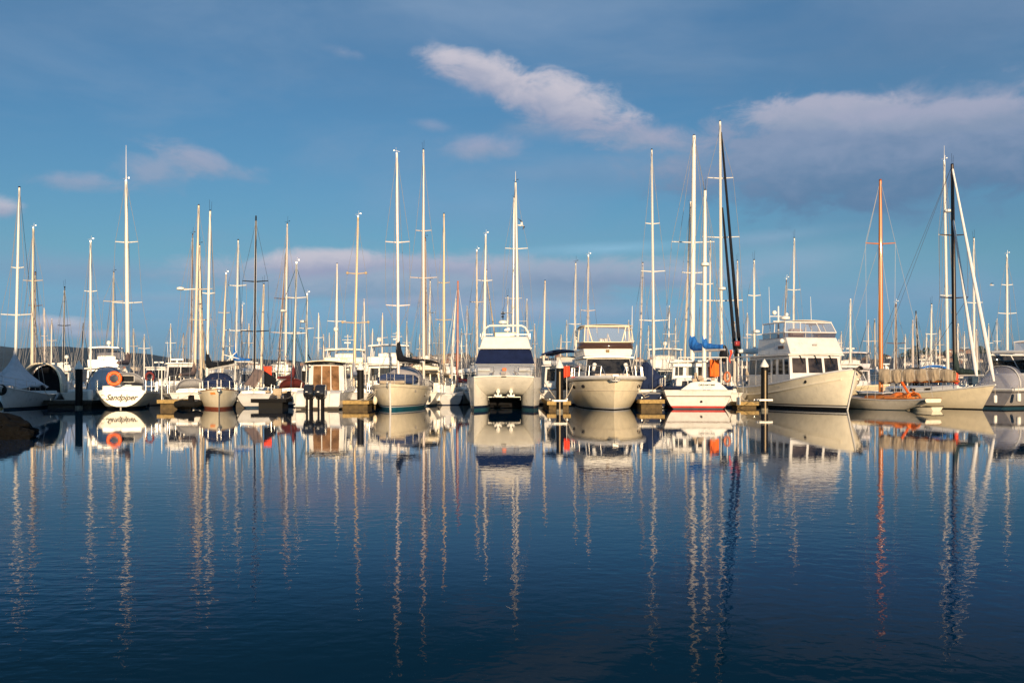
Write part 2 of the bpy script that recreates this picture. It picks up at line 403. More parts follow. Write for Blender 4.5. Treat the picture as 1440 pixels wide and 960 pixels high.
def house(root, name, yb, yt, wb, wt, z0, z1, mat, bevel=.05, crown=.0):
    """a cabin block. yb, yt: (aft, fore) at bottom and top; wb, wt: half-widths (aft, fore) at bottom and top; returns object and its outer faces"""
    b = [V((-wb[0], yb[0], z0)), V((wb[0], yb[0], z0)), V((wb[1], yb[1], z0)), V((-wb[1], yb[1], z0))]
    t = [V((-wt[0], yt[0], z1)), V((wt[0], yt[0], z1)), V((wt[1], yt[1], z1)), V((-wt[1], yt[1], z1))]
    mb = MB(); mb.add(b+t, [(3, 2, 1, 0), (4, 5, 6, 7), (0, 1, 5, 4), (1, 2, 6, 5), (2, 3, 7, 6), (3, 0, 4, 7)])
    o = mb.build(name, mat, root, bevel=bevel)
    F = dict(aft=(b[0], b[1], t[1], t[0]), right=(b[1], b[2], t[2], t[1]), fore=(b[2], b[3], t[3], t[2]), left=(b[3], b[0], t[0], t[3]), top=t)
    return o, F
def uvp(c, u, v):
    c = [V(p) for p in c]
    return c[0].lerp(c[1], u).lerp(c[3].lerp(c[2], u), v)
def pane(parent, c, u0, u1, v0, v1, mat, name='window', off=.004, th=.02, skew=0, bevel=0):
    p = [uvp(c, u0+skew, v0), uvp(c, u1+skew, v0), uvp(c, u1, v1), uvp(c, u0, v1)]
    nrm = (p[1]-p[0]).cross(p[3]-p[0]).normalized()
    a = [q-nrm*th for q in p]; b = [q+nrm*off for q in p]
    return MB().add(a+b, [(3, 2, 1, 0), (4, 5, 6, 7), (0, 1, 5, 4), (1, 2, 6, 5), (2, 3, 7, 6), (3, 0, 4, 7)]).build(name, mat, parent, bevel=bevel)
def panes(parent, c, n, u0, u1, v0, v1, gap, mat, **k):
    w = (u1-u0-gap*(n-1))/n
    return [pane(parent, c, u0+i*(w+gap), u0+i*(w+gap)+w, v0, v1, mat, **k) for i in range(n)]
def arch(root, name, ys, w, z0, h, mat, pw=2.4, n=14, solid=.02, zoff=None):
    """canvas canopy: an arch of half-width w swept over the y stations in ys; zoff gives extra (w factor, dz) per station"""
    rows = []
    for i, y in enumerate(ys):
        f, dz = zoff[i] if zoff else (1, 0)
        rows.append([(w*f*math.copysign(abs(math.cos(math.pi*j/n))**.8, math.cos(math.pi*j/n)), y, z0+(h+dz)*(math.sin(math.pi*j/n) ** (2/pw))) for j in range(n+1)])
    return MB().grid(rows).build(name, mat, root, solid=solid, angle=60)
def slab(root, name, y0, y1, w, z, th, mat, crown=.08, ovh=0, bevel=.02, wf=None):
    """roof slab with a crown"""
    rows = []; n = 10; wf = wf or w
    ys = [y0, lerp(y0, y1, .5), y1]; ws = [w, (w+wf)/2, wf]
    mb = MB()
    top = [[(ws[i]*(2*j/n-1), ys[i], z+th+crown*(1-(2*j/n-1)**2)) for j in range(n+1)] for i in range(3)]
    bot = [[(x, y, z+(zz-z-th)*.8) for x, y, zz in r] for r in top]
    mb.grid(top); mb.grid(bot)
    for a, b in ((top[0], bot[0]), (top[2], bot[2])): mb.grid([a, b])
    mb.grid([[r[0] for r in top], [r[0] for r in bot]]); mb.grid([[r[-1] for r in top], [r[-1] for r in bot]])
    return mb.build(name, mat, root, weld=True)
def frame_of(rz, loc):
    m = Matrix.Translation(V(loc)) @ Matrix.Rotation(rz, 4, 'Z'); return m, m.inverted()
def cat_curve(a, b, sag, n=10):
    a, b = V(a), V(b); return [a.lerp(b, i/n)-V((0, 0, sag*4*(i/n)*(1-i/n))) for i in range(n+1)]

# ------------------------------------------------------------------ water
def water_material():
    m = bpy.data.materials.new('harbour_water'); m.use_nodes = True; t = m.node_tree; t.nodes.clear(); g = G(t)
    pos = g.n('ShaderNodeNewGeometry').outputs['Position']
    sep = g.n('ShaderNodeSeparateXYZ'); g.put(sep.inputs[0], pos); y = sep.outputs[1]
    def mapped(sx, sy, rot):
        mp = g.n('ShaderNodeMapping'); mp.inputs['Rotation'].default_value = (0, 0, R(rot)); mp.inputs['Scale'].default_value = (sx, sy, 1)
        g.put(mp.inputs[0], pos); return mp.outputs[0]
    n_f = g.noise(mapped(1, 1, 15), 5.5, 2, .45, .3)          # small capillary ripples
    n_m = g.noise(mapped(.9, 1.3, -20), 1.7, 2, .5, .2)       # lazy wavelets
    n_d = g.noise(mapped(.55, 3.2, 24), 2.6, 2, .5, .3)       # wind-drawn ripples in the open water
    patch = g.step(g.noise(mapped(.22, .13, 30), .55, 2, .5), .50, .62)
    near = g.step(y, 28.0, 6.0)                                # open water towards the viewer, sheltered by the pontoons beyond
    slick = g.step(g.noise(mapped(.10, .05, 12), 1.0, 3, .5), .36, .62)     # uneven breath of wind: slicks and ruffled lanes
    near = g.m('MULTIPLY', near, g.m('ADD', .45, g.m('MULTIPLY', slick, .9)))
    h = g.m('MULTIPLY', g.m('SUBTRACT', n_f, .5), g.m('ADD', .00034, g.m('MULTIPLY', near, .0038)))
    h = g.m('ADD', h, g.m('MULTIPLY', g.m('SUBTRACT', n_m, .5), g.m('ADD', .0010, g.m('MULTIPLY', near, .0030))))
    h = g.m('ADD', h, g.m('MULTIPLY', g.m('SUBTRACT', n_d, .5), g.m('MULTIPLY', patch, g.m('MULTIPLY', near, .0032))))
    bp = g.n('ShaderNodeBump'); bp.inputs['Strength'].default_value = 1; bp.inputs['Distance'].default_value = 1.0
    g.put(bp.inputs['Height'], h); 
    # deep green-blue water under a clear mirror of a surface; reflection dimmed and colour darkened at steep views to imitate vignetting
    fr = g.n('ShaderNodeFresnel'); fr.inputs[0].default_value = 1.333; t.links.new(bp.outputs[0], fr.inputs['Normal'])
    pb = g.n('ShaderNodeBsdfPrincipled'); pb.inputs['Base Color'].default_value = (.0005, .03, .07, 1); pb.inputs['Roughness'].default_value = .015; pb.inputs['IOR'].default_value = 1.333
    t.links.new(bp.outputs[0], pb.inputs['Normal'])
    df = g.n('ShaderNodeBsdfDiffuse'); g.put(df.inputs[0], g.mix(g.step(fr.outputs[0], .40, .20), (.0001, .072, .205), (.0001, .027, .052)))
    fac = g.m('ADD', g.m('MULTIPLY', g.step(fr.outputs[0], .70, .46), .50), g.m('MULTIPLY', g.step(fr.outputs[0], .42, .19), .36))
    mx = g.n('ShaderNodeMixShader'); t.links.new(fac, mx.inputs[0]); t.links.new(pb.outputs[0], mx.inputs[1]); t.links.new(df.outputs[0], mx.inputs[2])
    out = g.n('ShaderNodeOutputMaterial'); t.links.new(mx.outputs[0], out.inputs[0])
    return m
w = MB().add([(-3500, -300, 0), (3500, -300, 0), (3500, 4690, 0), (-3500, 4690, 0)], [(0, 1, 2, 3)]).build('water', water_material())
tag(w, kind='structure')

# ------------------------------------------------------------------ far shore
def ridge(px, tbl):
    for (a, ya), (b, yb) in zip(tbl, tbl[1:]):
        if a <= px <= b: return lerp(ya, yb, sstep((px-a)/(b-a)))
    return tbl[0][1] if px < tbl[0][0] else tbl[-1][1]
def hill(name, D0, D1, tbl, mat, n=240, jag=1.5, p0=-500, p1=1940, seed=0, label=None):
    rows = []; K = 9
    for k in range(K):
        u = k/(K-1); D = lerp(D0, D1, u); prof = math.sin(u*math.pi*.5) ** .8
        row = []
        for i in range(n+1):
            px = lerp(p0, p1, i/n); X = wx(px, D1)*lerp(.8, 1, u)
            zt = wz(ridge(px, tbl), D1)
            nz = mnoise.fractal(V((px*.03+seed, u*3, seed)), 1.0, 2.0, 5)
            row.append((X, D, -1+max(0, zt*prof)+(nz*jag*D1/FPX*(.3+u) if u > 0 else 0)))
        rows.append(row)
    D = D1*1.25; rows.append([(x*1.2, D, -2) for x, y, z in rows[-1]])
    o = MB().grid(rows).build(name, mat, angle=80); tag(o, kind='structure'); return o
forest = M('forest_slope', (.003, .018, .034), .95, var=.25, scale=.02, bump=0)
shrub  = M('suburb_slope', (.075, .062, .060), .95, var=.22, scale=.05)
hill('hills', 2200, 3600, [(-500, 505), (-200, 484), (-60, 486), (0, 487), (50, 492), (100, 489), (150, 491), (200, 497), (260, 504), (310, 508), (345, 506), (390, 506), (440, 510), (520, 513), (640, 512), (760, 510), (850, 510), (1000, 516), (1940, 516)], forest)
hill('terrain', 1300, 2200, [(-500, 524), (60, 522), (140, 518), (260, 519), (340, 516), (430, 514), (520, 512), (580, 507), (640, 503), (690, 503), (780, 504), (850, 505), (930, 507), (1060, 508), (1180, 507), (1240, 504), (1275, 500), (1310, 497), (1380, 496), (1480, 500), (1940, 505)], shrub, jag=.8, seed=4)

roofm = [M('terracotta_roof', (.20, .09, .06), .8, var=.1), M('grey_roof', (.14, .14, .15), .8, var=.1), M('brown_roof', (.12, .08, .06), .8, var=.1)]
wallm = [M('cream_house_wall', (.50, .43, .36), .85, var=.05), M('white_house_wall', (.62, .58, .55), .85, var=.05), M('brick_house_wall', (.26, .15, .11), .85, var=.1)]
def house_on_shore():
    k = 0
    for i in range(150):
        px = random.uniform(170, 1420) if i > 70 else random.choice([random.uniform(300, 460), random.uniform(590, 660), random.uniform(1230, 1345)])
        u = random.uniform(.25, .95); D = lerp(1300, 2200, u)
        tbl = [(-500, 524), (60, 522), (140, 518), (260, 519), (340, 516), (430, 514), (520, 512), (580, 507), (640, 503), (690, 503), (780, 504), (850, 505), (930, 507), (1060, 508), (1180, 507), (1240, 504), (1275, 500), (1310, 497), (1380, 496), (1480, 500), (1940, 505)]
        X = wx(px, 2200)*lerp(.8, 1, u); z = -1.5+max(0, wz(ridge(px, tbl), 2200)*math.sin(u*math.pi*.5)**.8)
        c = k % 3; w_, d_, h_ = random.uniform(9, 17), random.uniform(7, 10), random.uniform(3, 6)
        wn, rn = ('cream', 'white', 'brick')[c], ('terracotta', 'grey', 'brown')[(k//3) % 3]
        t = thing('house', f'small {wn} walled house with a {rn} gable roof on the far shore', 'house', (X, D, z), random.uniform(-.5, .5), 'houses on the far shore')
        MB().box((0, 0, h_/2), (w_, d_, h_+1)).build('wall', wallm[c], t)
        MB().prism([(-w_/2-.4, h_+.45), (w_/2+.4, h_+.45), (0, h_+.45+w_*.26)], 'y', -d_/2-.4, d_/2+.4).build('roof', roofm[(k//3) % 3], t)
        for s_ in (-1, 1): MB().box((s_*w_*.24, -d_/2-.02, h_*.5), (1.6, .1, 1.5)).build('window', glass, t)
        k += 1
house_on_shore()

def tree(px, D, h, spread, zb, label, group='trees on the far shore'):
    X = wx(px, D); t = thing('tree', label, 'tree', (X, D, zb), 0, group)
    MB().tube((0, 0, -.5), (0, 0, h*.6), h*.035, h*.015, 6).build('trunk', M('tree_bark', (.08, .06, .045), .9), t)
    mb = MB(); rnd = random.Random(int(px))
    for k in range(420):
        a = rnd.uniform(0, 6.28); u = rnd.uniform(.0, 1); rr = spread*math.sqrt(rnd.random())*math.sin(math.pi*(.12+.8*u))
        c = V((rr*math.cos(a), rr*math.sin(a), h*(.3+.7*u))); s_ = h*.05*rnd.uniform(.6, 1.4)
        d1 = V((rnd.uniform(-1, 1), rnd.uniform(-1, 1), rnd.uniform(-1, 1))).normalized()*s_; d2 = V((rnd.uniform(-1, 1), rnd.uniform(-1, 1), rnd.uniform(-.6, 1))).normalized()*s_
        mb.add([c-d1, c+d2, c+d1, c-d2], [(0, 1, 2, 3)])
    mb.build('crown', M('tree_foliage', (.040, .055, .030), .9, var=.3, scale=.4), t)
for px, h, s_ in ((1280, 10, 4), (1287, 13, 4.5), (1296, 9, 4), (1303, 12, 4), (1312, 10, 5), (1330, 9, 4), (1378, 13, 5), (1388, 10, 4), (1270, 7, 4), (1244, 6, 3), (575, 8, 4), (655, 7, 4)):
    tree(px, 1900, h*2.1, s_*2.4, wz(507, 1900), 'dark bushy tree on the ridge of the far shore')

# ------------------------------------------------------------------ rocks in the near left corner
def rock(loc, dims, seed, label, name='rock'):
    bm = bmesh.new(); bmesh.ops.create_icosphere(bm, subdivisions=5, radius=1)
    for v in bm.verts:
        p = v.co.copy()
        f = 1+.35*mnoise.fractal(p*1.3+V((seed, 0, 0)), 1, 2, 5)+.14*mnoise.noise(p*4+V((0, seed, 0)))
        cell = mnoise.cell_vector(p*2.6+V((seed, seed, 0))); v.co = p*f+V(cell)*.05
        v.co.x *= dims[0]; v.co.y *= dims[1]; v.co.z *= dims[2]
    me = bpy.data.meshes.new(name); bm.to_mesh(me); bm.free(); me.materials.append(M('shade_dark_rock', (.0035, .0034, .0034), .95, var=.3, scale=3, bump=.6, bscale=9, spec=.15))  # near-black base colour stands in for shade on the rock
    me.polygons.foreach_set('use_smooth', [True]*len(me.polygons)); me.set_sharp_from_angle(angle=R(32))
    o = bpy.data.objects.new(name, me); COL.objects.link(o); o.location = loc; tag(o, label, 'rock')
rock((wx(-22, 32), 32.5, .05), (1.25, 1.1, .62), 3, 'shade-darkened boulder at the water edge in the near corner')
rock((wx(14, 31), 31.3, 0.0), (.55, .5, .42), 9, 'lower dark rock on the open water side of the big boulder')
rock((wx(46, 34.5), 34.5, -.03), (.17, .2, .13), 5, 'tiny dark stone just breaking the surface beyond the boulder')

# ------------------------------------------------------------------ piles, pontoons, fenders, lines
def pile(px, D, ytop, ycap, wpx, label, strip=False, ring=True, ybase=None):
    r = wpx/2*D/FPX; zt, zc = wz(ytop, D), wz(ycap, D)
    t = thing('mooring_pile', label, 'mooring pile', (wx(px, D), D, 0), 0, 'black mooring piles with white cone caps')
    MB().lathe([(r, -1.5), (r, zc)], n=20).build('shaft', pilem, t)
    MB().lathe([(r*1.18, zc-.02), (r*1.18, zc+.07), (r*1.05, zc+.12), (.03, zt), (.004, zt+.015)], n=24).build('cap', plast, t)
    if strip: MB().box((0, -r-.012, (zc-.3)/2), (r*.36, .03, zc-.15)).build('wear_strip', pstrip, t)
    MB().lathe([(r*1.012, -.2), (r*1.03, .05), (r*1.012, .16)], n=20).build('weed_collar', M('pale_barnacle', (.20, .19, .15), .9, var=.3, scale=12), t)
    if ring:
        g_ = MB(); g_.box((0, -r-.16, .66), (wpx*1.9*D/FPX, .09, .10)); g_.box((-r-.2, .1, .66), (.08, .5, .10)); g_.box((r+.2, .1, .66), (.08, .5, .10))
        g_.build('guide_bracket', plast, t)
    return t
pile(111, 66, 507, 518.5, 10, 'black mooring pile with white cone between the tented boat and the life ring boat', ring=False)
pile(88, 80, 515, 523, 5.5, 'thin far mooring pile with white cone left of a bigger black pile', ring=False)
pile(507, 66, 508, 519.5, 9.5, 'black mooring pile with white cone beside the twin outboard boat', ring=False)
pile(787, 58, 505, 517, 9.5, 'black mooring pile with white cone and brass strip between catamaran and bow rail yacht', strip=True)
pile(1075, 60, 505, 515.5, 9.8, 'black mooring pile with white cone and brass strip in front of the trawler', strip=True)
pile(384.5, 84, 514, 523, 6.5, 'short black pile with white cone right of the flame red flag', ring=False)
pile(428, 84, 513, 521, 6, 'dark pile with white cone peeking out left of the twin outboard boat', ring=False)

def pontoon(pa, pb, wide, ztop, label, name='finger_pontoon', fl=concr, edge=ytimb, dark=False, nf=4):
    """a floating pontoon from pa to pb (x, y), its end at pa facing the open water"""
    a, b = V((*pa, 0)), V((*pb, 0)); d = b-a; L = d.length; rz = math.atan2(d.y, d.x)-math.pi/2
    t = thing(name, label, 'pontoon', a, rz, 'floating marina pontoons')
    k = MB(); n = max(8, int(L/.16))
    for i in range(n): k.box((0, (i+.5)*L/n, ztop-.03), (wide-.16, L/n-.012, .05))
    k.build('deck', gtimb, t)
    e = MB()
    for s_ in (-1, 1): e.box((s_*(wide/2-.04), L/2, ztop-.12), (.09, L, .24))
    e.box((0, -.045, ztop-.12), (wide, .09, .24)); e.build('whaler', edge, t, bevel=.012)
    for i in range(nf):
        y0 = .15+(L-.3)*i/nf; MB().box((0, y0+(L-.3)/nf*.42, ztop-.24-.26), (wide-.24, (L-.3)/nf*.82, .52)).build('float', fl, t, bevel=.03)
    for s_ in (-1, 1):
        q = MB(); q.tube((s_*(wide/2-.2), .5, ztop-.02), (s_*(wide/2-.2), .5, ztop+.12), .03); q.tube((s_*(wide/2-.2), .36, ztop+.13), (s_*(wide/2-.2), .64, ztop+.13), .025); q.build('cleat', ss, t)
    return t
walk = pontoon((-52, 80.5), (52, 80.5), 2.4, .56, 'long main walkway pontoon running behind the front row of boats', 'walkway_pontoon', nf=26)
FING = [(236, 64, 1.35, .60, 0, ytimb, 'yellow timber finger pontoon end with a thin white post right of the life ring boat'),
        (498, 64, 1.9, .55, 0, ytimb, 'yellow timber pontoon end between the twin outboards and the teal striped sloop'),
        (786, 63, 1.5, .52, 0, ytimb, 'yellow timber pontoon end behind the brass striped pile beside the catamaran'),
        (917, 64, 1.6, .60, 0, ytimb, 'yellow timber pontoon end below the navy covered boat'),
        (1051, 66, 1.5, .42, 0, ytimb, 'yellow timber pontoon end between the red striped ketch and the trawler'),
        (96, 66.5, 3.2, .50, 0, dtimb, 'shade-darkened timber pontoon beside the tented boat')]  # dark edge and floats stand in for shade on this pontoon
for px, D, wd, zt, dx, ed, lb in FING:
    X = wx(px, D); pontoon((X, D), (X+dx, 79.2), wd, zt, lb, edge=ed, fl=yfloat if ed is ytimb else dtimb)
pontoon((wx(405, 67), 67), (wx(358, 67), 67), 2.0, .62, 'black sided pontoon under the brown tarpaulin sloop', edge=black, fl=rubber, nf=1)
pontoon((wx(357, 67), 67.2), (wx(327, 67), 67.2), 1.6, .68, 'pale grey float pontoon right of the red keeled sloop', edge=grey, fl=dtimb, nf=1)

def fender(px, D, y0, y1, wpx, mat, label, round_=False):
    z0, z1 = wz(y1, D), wz(y0, D); r = wpx/2*D/FPX
    t = thing('fender', label, 'fender', (wx(px, D), D, z0), 0, 'fenders hanging off the boats')
    h = z1-z0
    if round_: MB().ball((0, 0, h/2), r, (1, 1, h/2/r)).build('body', mat, t)
    else: MB().lathe([(r*.35, 0), (r*.85, h*.04), (r, h*.14), (r, h*.86), (r*.85, h*.95), (r*.3, h)], n=14).build('body', mat, t)
    MB().tube((0, 0, h), (0, .05, h+.5), .012, n=5).build('lanyard', rope, t)
fender(127, 63.6, 548, 562, 7, plast, 'pale fender hanging on the left side of the life ring boat')
fender(1038.5, 64.5, 558, 569.5, 6, plast, 'white fender with a blue top right of the red striped ketch')
fender(613, 66, 541.5, 551.5, 4, plast, 'white fender hanging right of the teal striped sloop')
fender(527.5, 62.4, 557, 569, 6.5, cream, 'round cream buoy fender left of the teal striped sloop', True)
fender(1399.5, 64, 555, 566.5, 5.2, plast, 'left one of two white fenders on the sports cruiser')
fender(1432.5, 64, 552.5, 564.5, 6, plast, 'right one of two white fenders on the sports cruiser')
fender(251, 63.5, 563, 571, 5, plast, 'white ball fender at the yellow timber pontoon corner', True)

def line(a, b, sag, label, r=.018, mat=rope, name='mooring_line'):
    o = MB().path(cat_curve(a, b, sag, 14), r, 6).build(name, mat); tag(o, label, 'mooring line', 'mooring lines')
def P3(px, py, D): return V((wx(px, D), D, wz(py, D)))

# ---- unseen quay behind the viewer; shed added on it to shade the left boats
q = MB().box((-10, -16, -.5), (140, 22, 2.4)).build('quay', concr); tag(q, kind='structure')
def added_shade_shed():
    t = thing('added_shade_shed', 'unseen shed added behind the viewer to shade the left boats', 'added_shade_shed', (-46, -20, .7), 0)
    MB().box((0, 0, 6.2), (64, 14, 12.4)).build('wall', M('corrugated_wall', (.30, .30, .29), .7), t)
    MB().prism([(-7.6, 12.4), (7.6, 12.4), (0, 15.2)], 'x', -32.4, 32.4).build('roof', M('rusty_roof', (.2, .12, .09), .8), t)
    MB().box((20, 7.05, 2.2), (4.5, .12, 4.4)).build('door', M('green_door', (.04, .09, .07), .6), t)
added_shade_shed()

# ------------------------------------------------------------------ generic sailing boat
def rigging(root, pts, r, mat, name='rigging'):
    mb = MB()
    for a, b in pts: mb.tube(a, b, r, n=4)
    return mb.build(name, mat, root)
def mast_on(root, inv, base, top, rb, rt, mat, Dm, spr=(), wind=True, radar=None, name='mast', antenna=None, lights=False):
    """base, top: world points; spr: [(py, half px)]; all turned into the boat's own frame"""
    b, t = inv @ V(base), inv @ V(top); H = (t-b).length
    mb = MB(); N = 8
    mb.path([b.lerp(t, i/N) for i in range(N+1)], [lerp(rb, rt, max(0, (i/N-.55)/.45)) for i in range(N+1)], 10)
    mo = mb.build(name, mat, root)
    tips = []
    for py, hp in spr:
        k = (wz(py, Dm)-V(base).z)/(V(top).z-V(base).z); c = b.lerp(t, k); w_ = hp*Dm/FPX; pr = []
        s_ = MB(); ang = math.atan2((inv.to_3x3() @ V((1, 0, 0))).y, (inv.to_3x3() @ V((1, 0, 0))).x)
        ax = inv.to_3x3() @ V((1, 0, 0))
        for sg in (-1, 1):
            e = c+ax*sg*w_+V((0, 0, .06)); s_.tube(c, e, .05, .032, 6); pr.append(e)
            if lights: s_.ball(e, .11, n=8)
        s_.build('spreader', mat, mo); tips.append(pr)
    if wind:
        q = MB(); kind = int(abs(V(base).x)*7.3+Dm) % 4; q.box(t+V((0, 0, .04)), (.10, .16, .08))
        if kind != 1: q.tube(t+V((.03, .0, .05)), t+V((.05, .0, .45+.1*kind)), .009, n=5)
        if kind in (0, 2): q.tube(t+V((-.20, 0, .16)), t+V((.16, 0, .24)), .010, n=5); q.box(t+V((.18, 0, .25)), (.08, .02, .07))
        if kind == 3: q.tube(t+V((-.08, 0, .05)), t+V((-.10, 0, .62)), .008, n=5)
        q.build('wind_vane', darkm if kind else alu, mo)
    if antenna: MB().tube(t, t+V((0, 0, antenna)), .022, .01, 6).build('antenna', whitem, mo)
    if radar:
        k = (wz(radar[0], Dm)-V(base).z)/(V(top).z-V(base).z); c = b.lerp(t, k); off = inv.to_3x3() @ V((radar[1]*Dm/FPX, -.12, 0))
        q = MB(); q.lathe([(.16, -.12), (.27, -.08), (.29, 0), (.26, .08), (.12, .13)], c=c+off, n=14); q.tube(c, c+off-V((0, 0, .1)), .035); q.build('radar_dome', plast, mo)
    return mo, b, t, tips
def sail_cover(root, base, ang, ln, z, mat, r=.17, collar=.9, boommat=None, droop=0., name='sail_cover', rise=0., lump=.10, rseed=1, taper=.62, tail=.75):
    """boom and furled sail under a canvas cover, swung ang degrees off the centreline"""
    d = V((math.sin(R(ang)), -math.cos(R(ang)), 0)); p0 = V((base.x, base.y, z))
    side = V((d.y, -d.x, 0)); rnd = random.Random(rseed)
    bm_ = MB(); bm_.tube(p0+d*.1-V((0, 0, .17)), p0+d*(ln+.25)-V((0, 0, .17-rise)), .065, n=8); bo = bm_.build('boom', boommat or alu, root)
    rows = []; N = 56
    for i in range(N+1):
        u = i/N; c = p0+d*(u*ln); hgt = lerp(1.5, tail, min(1, u*1.25)**.6)*r*1.6; wd = r*lerp(1.0, taper, u)
        if u < .2: hgt += collar*(1-u/.2)**1.6
        wob0 = 1+lump*.8*(rnd.random()-.5)+lump*.5*math.sin(u*21+rseed)
        row = []; ph = rnd.uniform(-.6, .6)
        for j in range(12):
            q = 2*math.pi*j/12; cs, sn = math.cos(q), math.sin(q); wob = wob0*(1+lump*.42*math.sin(u*64+j*.5+ph))
            up = (sn*hgt*.5+hgt*.5-.12) if sn > 0 else (hgt*.5-.12+sn*(hgt*.5-.0)); ww = wd*wob*cs*(1-.45*max(0, sn))*(.75 if u < .1 and sn > .2 else 1)
            row.append(c+side*ww+V((0, 0, up*wob+rise*u-droop*u)))
        rows.append(row)
    mb = MB(); mb.grid(rows, closeu=True); mb.add(rows[0], [tuple(range(12))]); mb.add(rows[-1], [tuple(range(12))]); mb.build(name, mat, root, angle=70)
    return bo
def coachroof(root, H, t0, t1, wfac, h, mat, nwin=3, win=glass, hatch=True, z=None):
    """a low cabin trunk that follows the deck plan"""
    n = 10; pts = []
    for i in range(n+1):
        t = lerp(t0, t1, i/n); pts.append((max(.1, H.half(t, H.sheer(t))*wfac*(1-.35*(i/n)**3)), H.y(t, H.sheer(t)), H.sheer(t)-.03))
    rows = []
    for k, (dz, f) in enumerate(((0, 1), (h*.85, .93), (h, .84))):
        rows.append([(x*f, y, z_+dz*(1-.35*(i/n)**2)) for i, (x, y, z_) in enumerate(pts)])
    mb = MB(); full = []
    for r in rows: full.append(r+[(-x, y, z_) for x, y, z_ in reversed(r)])
    mb.grid(full, closeu=True)
    top = full[-1]; m_ = len(top)
    for i in range(n): mb.add([top[i], top[i+1], (top[i+1][0]*0, top[i+1][1], top[i+1][2]+.05), (0, top[i][1], top[i][2]+.05)], [(0, 1, 2, 3)]); mb.add([top[m_-1-i], top[m_-2-i], (0, top[i+1][1], top[i+1][2]+.05), (0, top[i][1], top[i][2]+.05)], [(0, 1, 2, 3)])
    mb.add([top[0], (0, top[0][1], top[0][2]+.05), top[-1]], [(0, 1, 2)]); mb.add([top[n], (0, top[n][1], top[n][2]+.05), top[m_-1-n]], [(0, 1, 2)])
    o = mb.build('coachroof', mat, root, weld=True)
    for sg in (1, -1):
        for q in range(nwin):
            i0 = 1+q*(n-3)/nwin; a, b = int(i0), min(n-1, int(i0+max(1, (n-3)/nwin*.7)))
            c0, c1, c2, c3 = [V((sg*r[i][0], r[i][1], r[i][2])) for r, i in ((rows[0], a), (rows[0], b), (rows[1], b), (rows[1], a))]
            quad = (c0, c1, c2, c3) if sg > 0 else (c1, c0, c3, c2)
            pane(o, quad, .08, .92, .35, .8, win, th=.015, off=.006)
    if hatch: MB().box((0, pts[6][1], pts[6][2]+h*.9+.06), (.5, .5, .05)).build('hatch', smoke, o, bevel=.01)
    return o
def sprayhood(root, y, w_, z, h, mat, ln=1.1, aft=True):
    """folding canvas hood: its open side towards -Y"""
    return arch(root, 'sprayhood', [y+ln*1.25, y+ln*.7, y+ln*.3, y], w_, z, h, mat, zoff=[(.78, -h*.92), (.93, -h*.28), (1, -.03), (1, 0)])
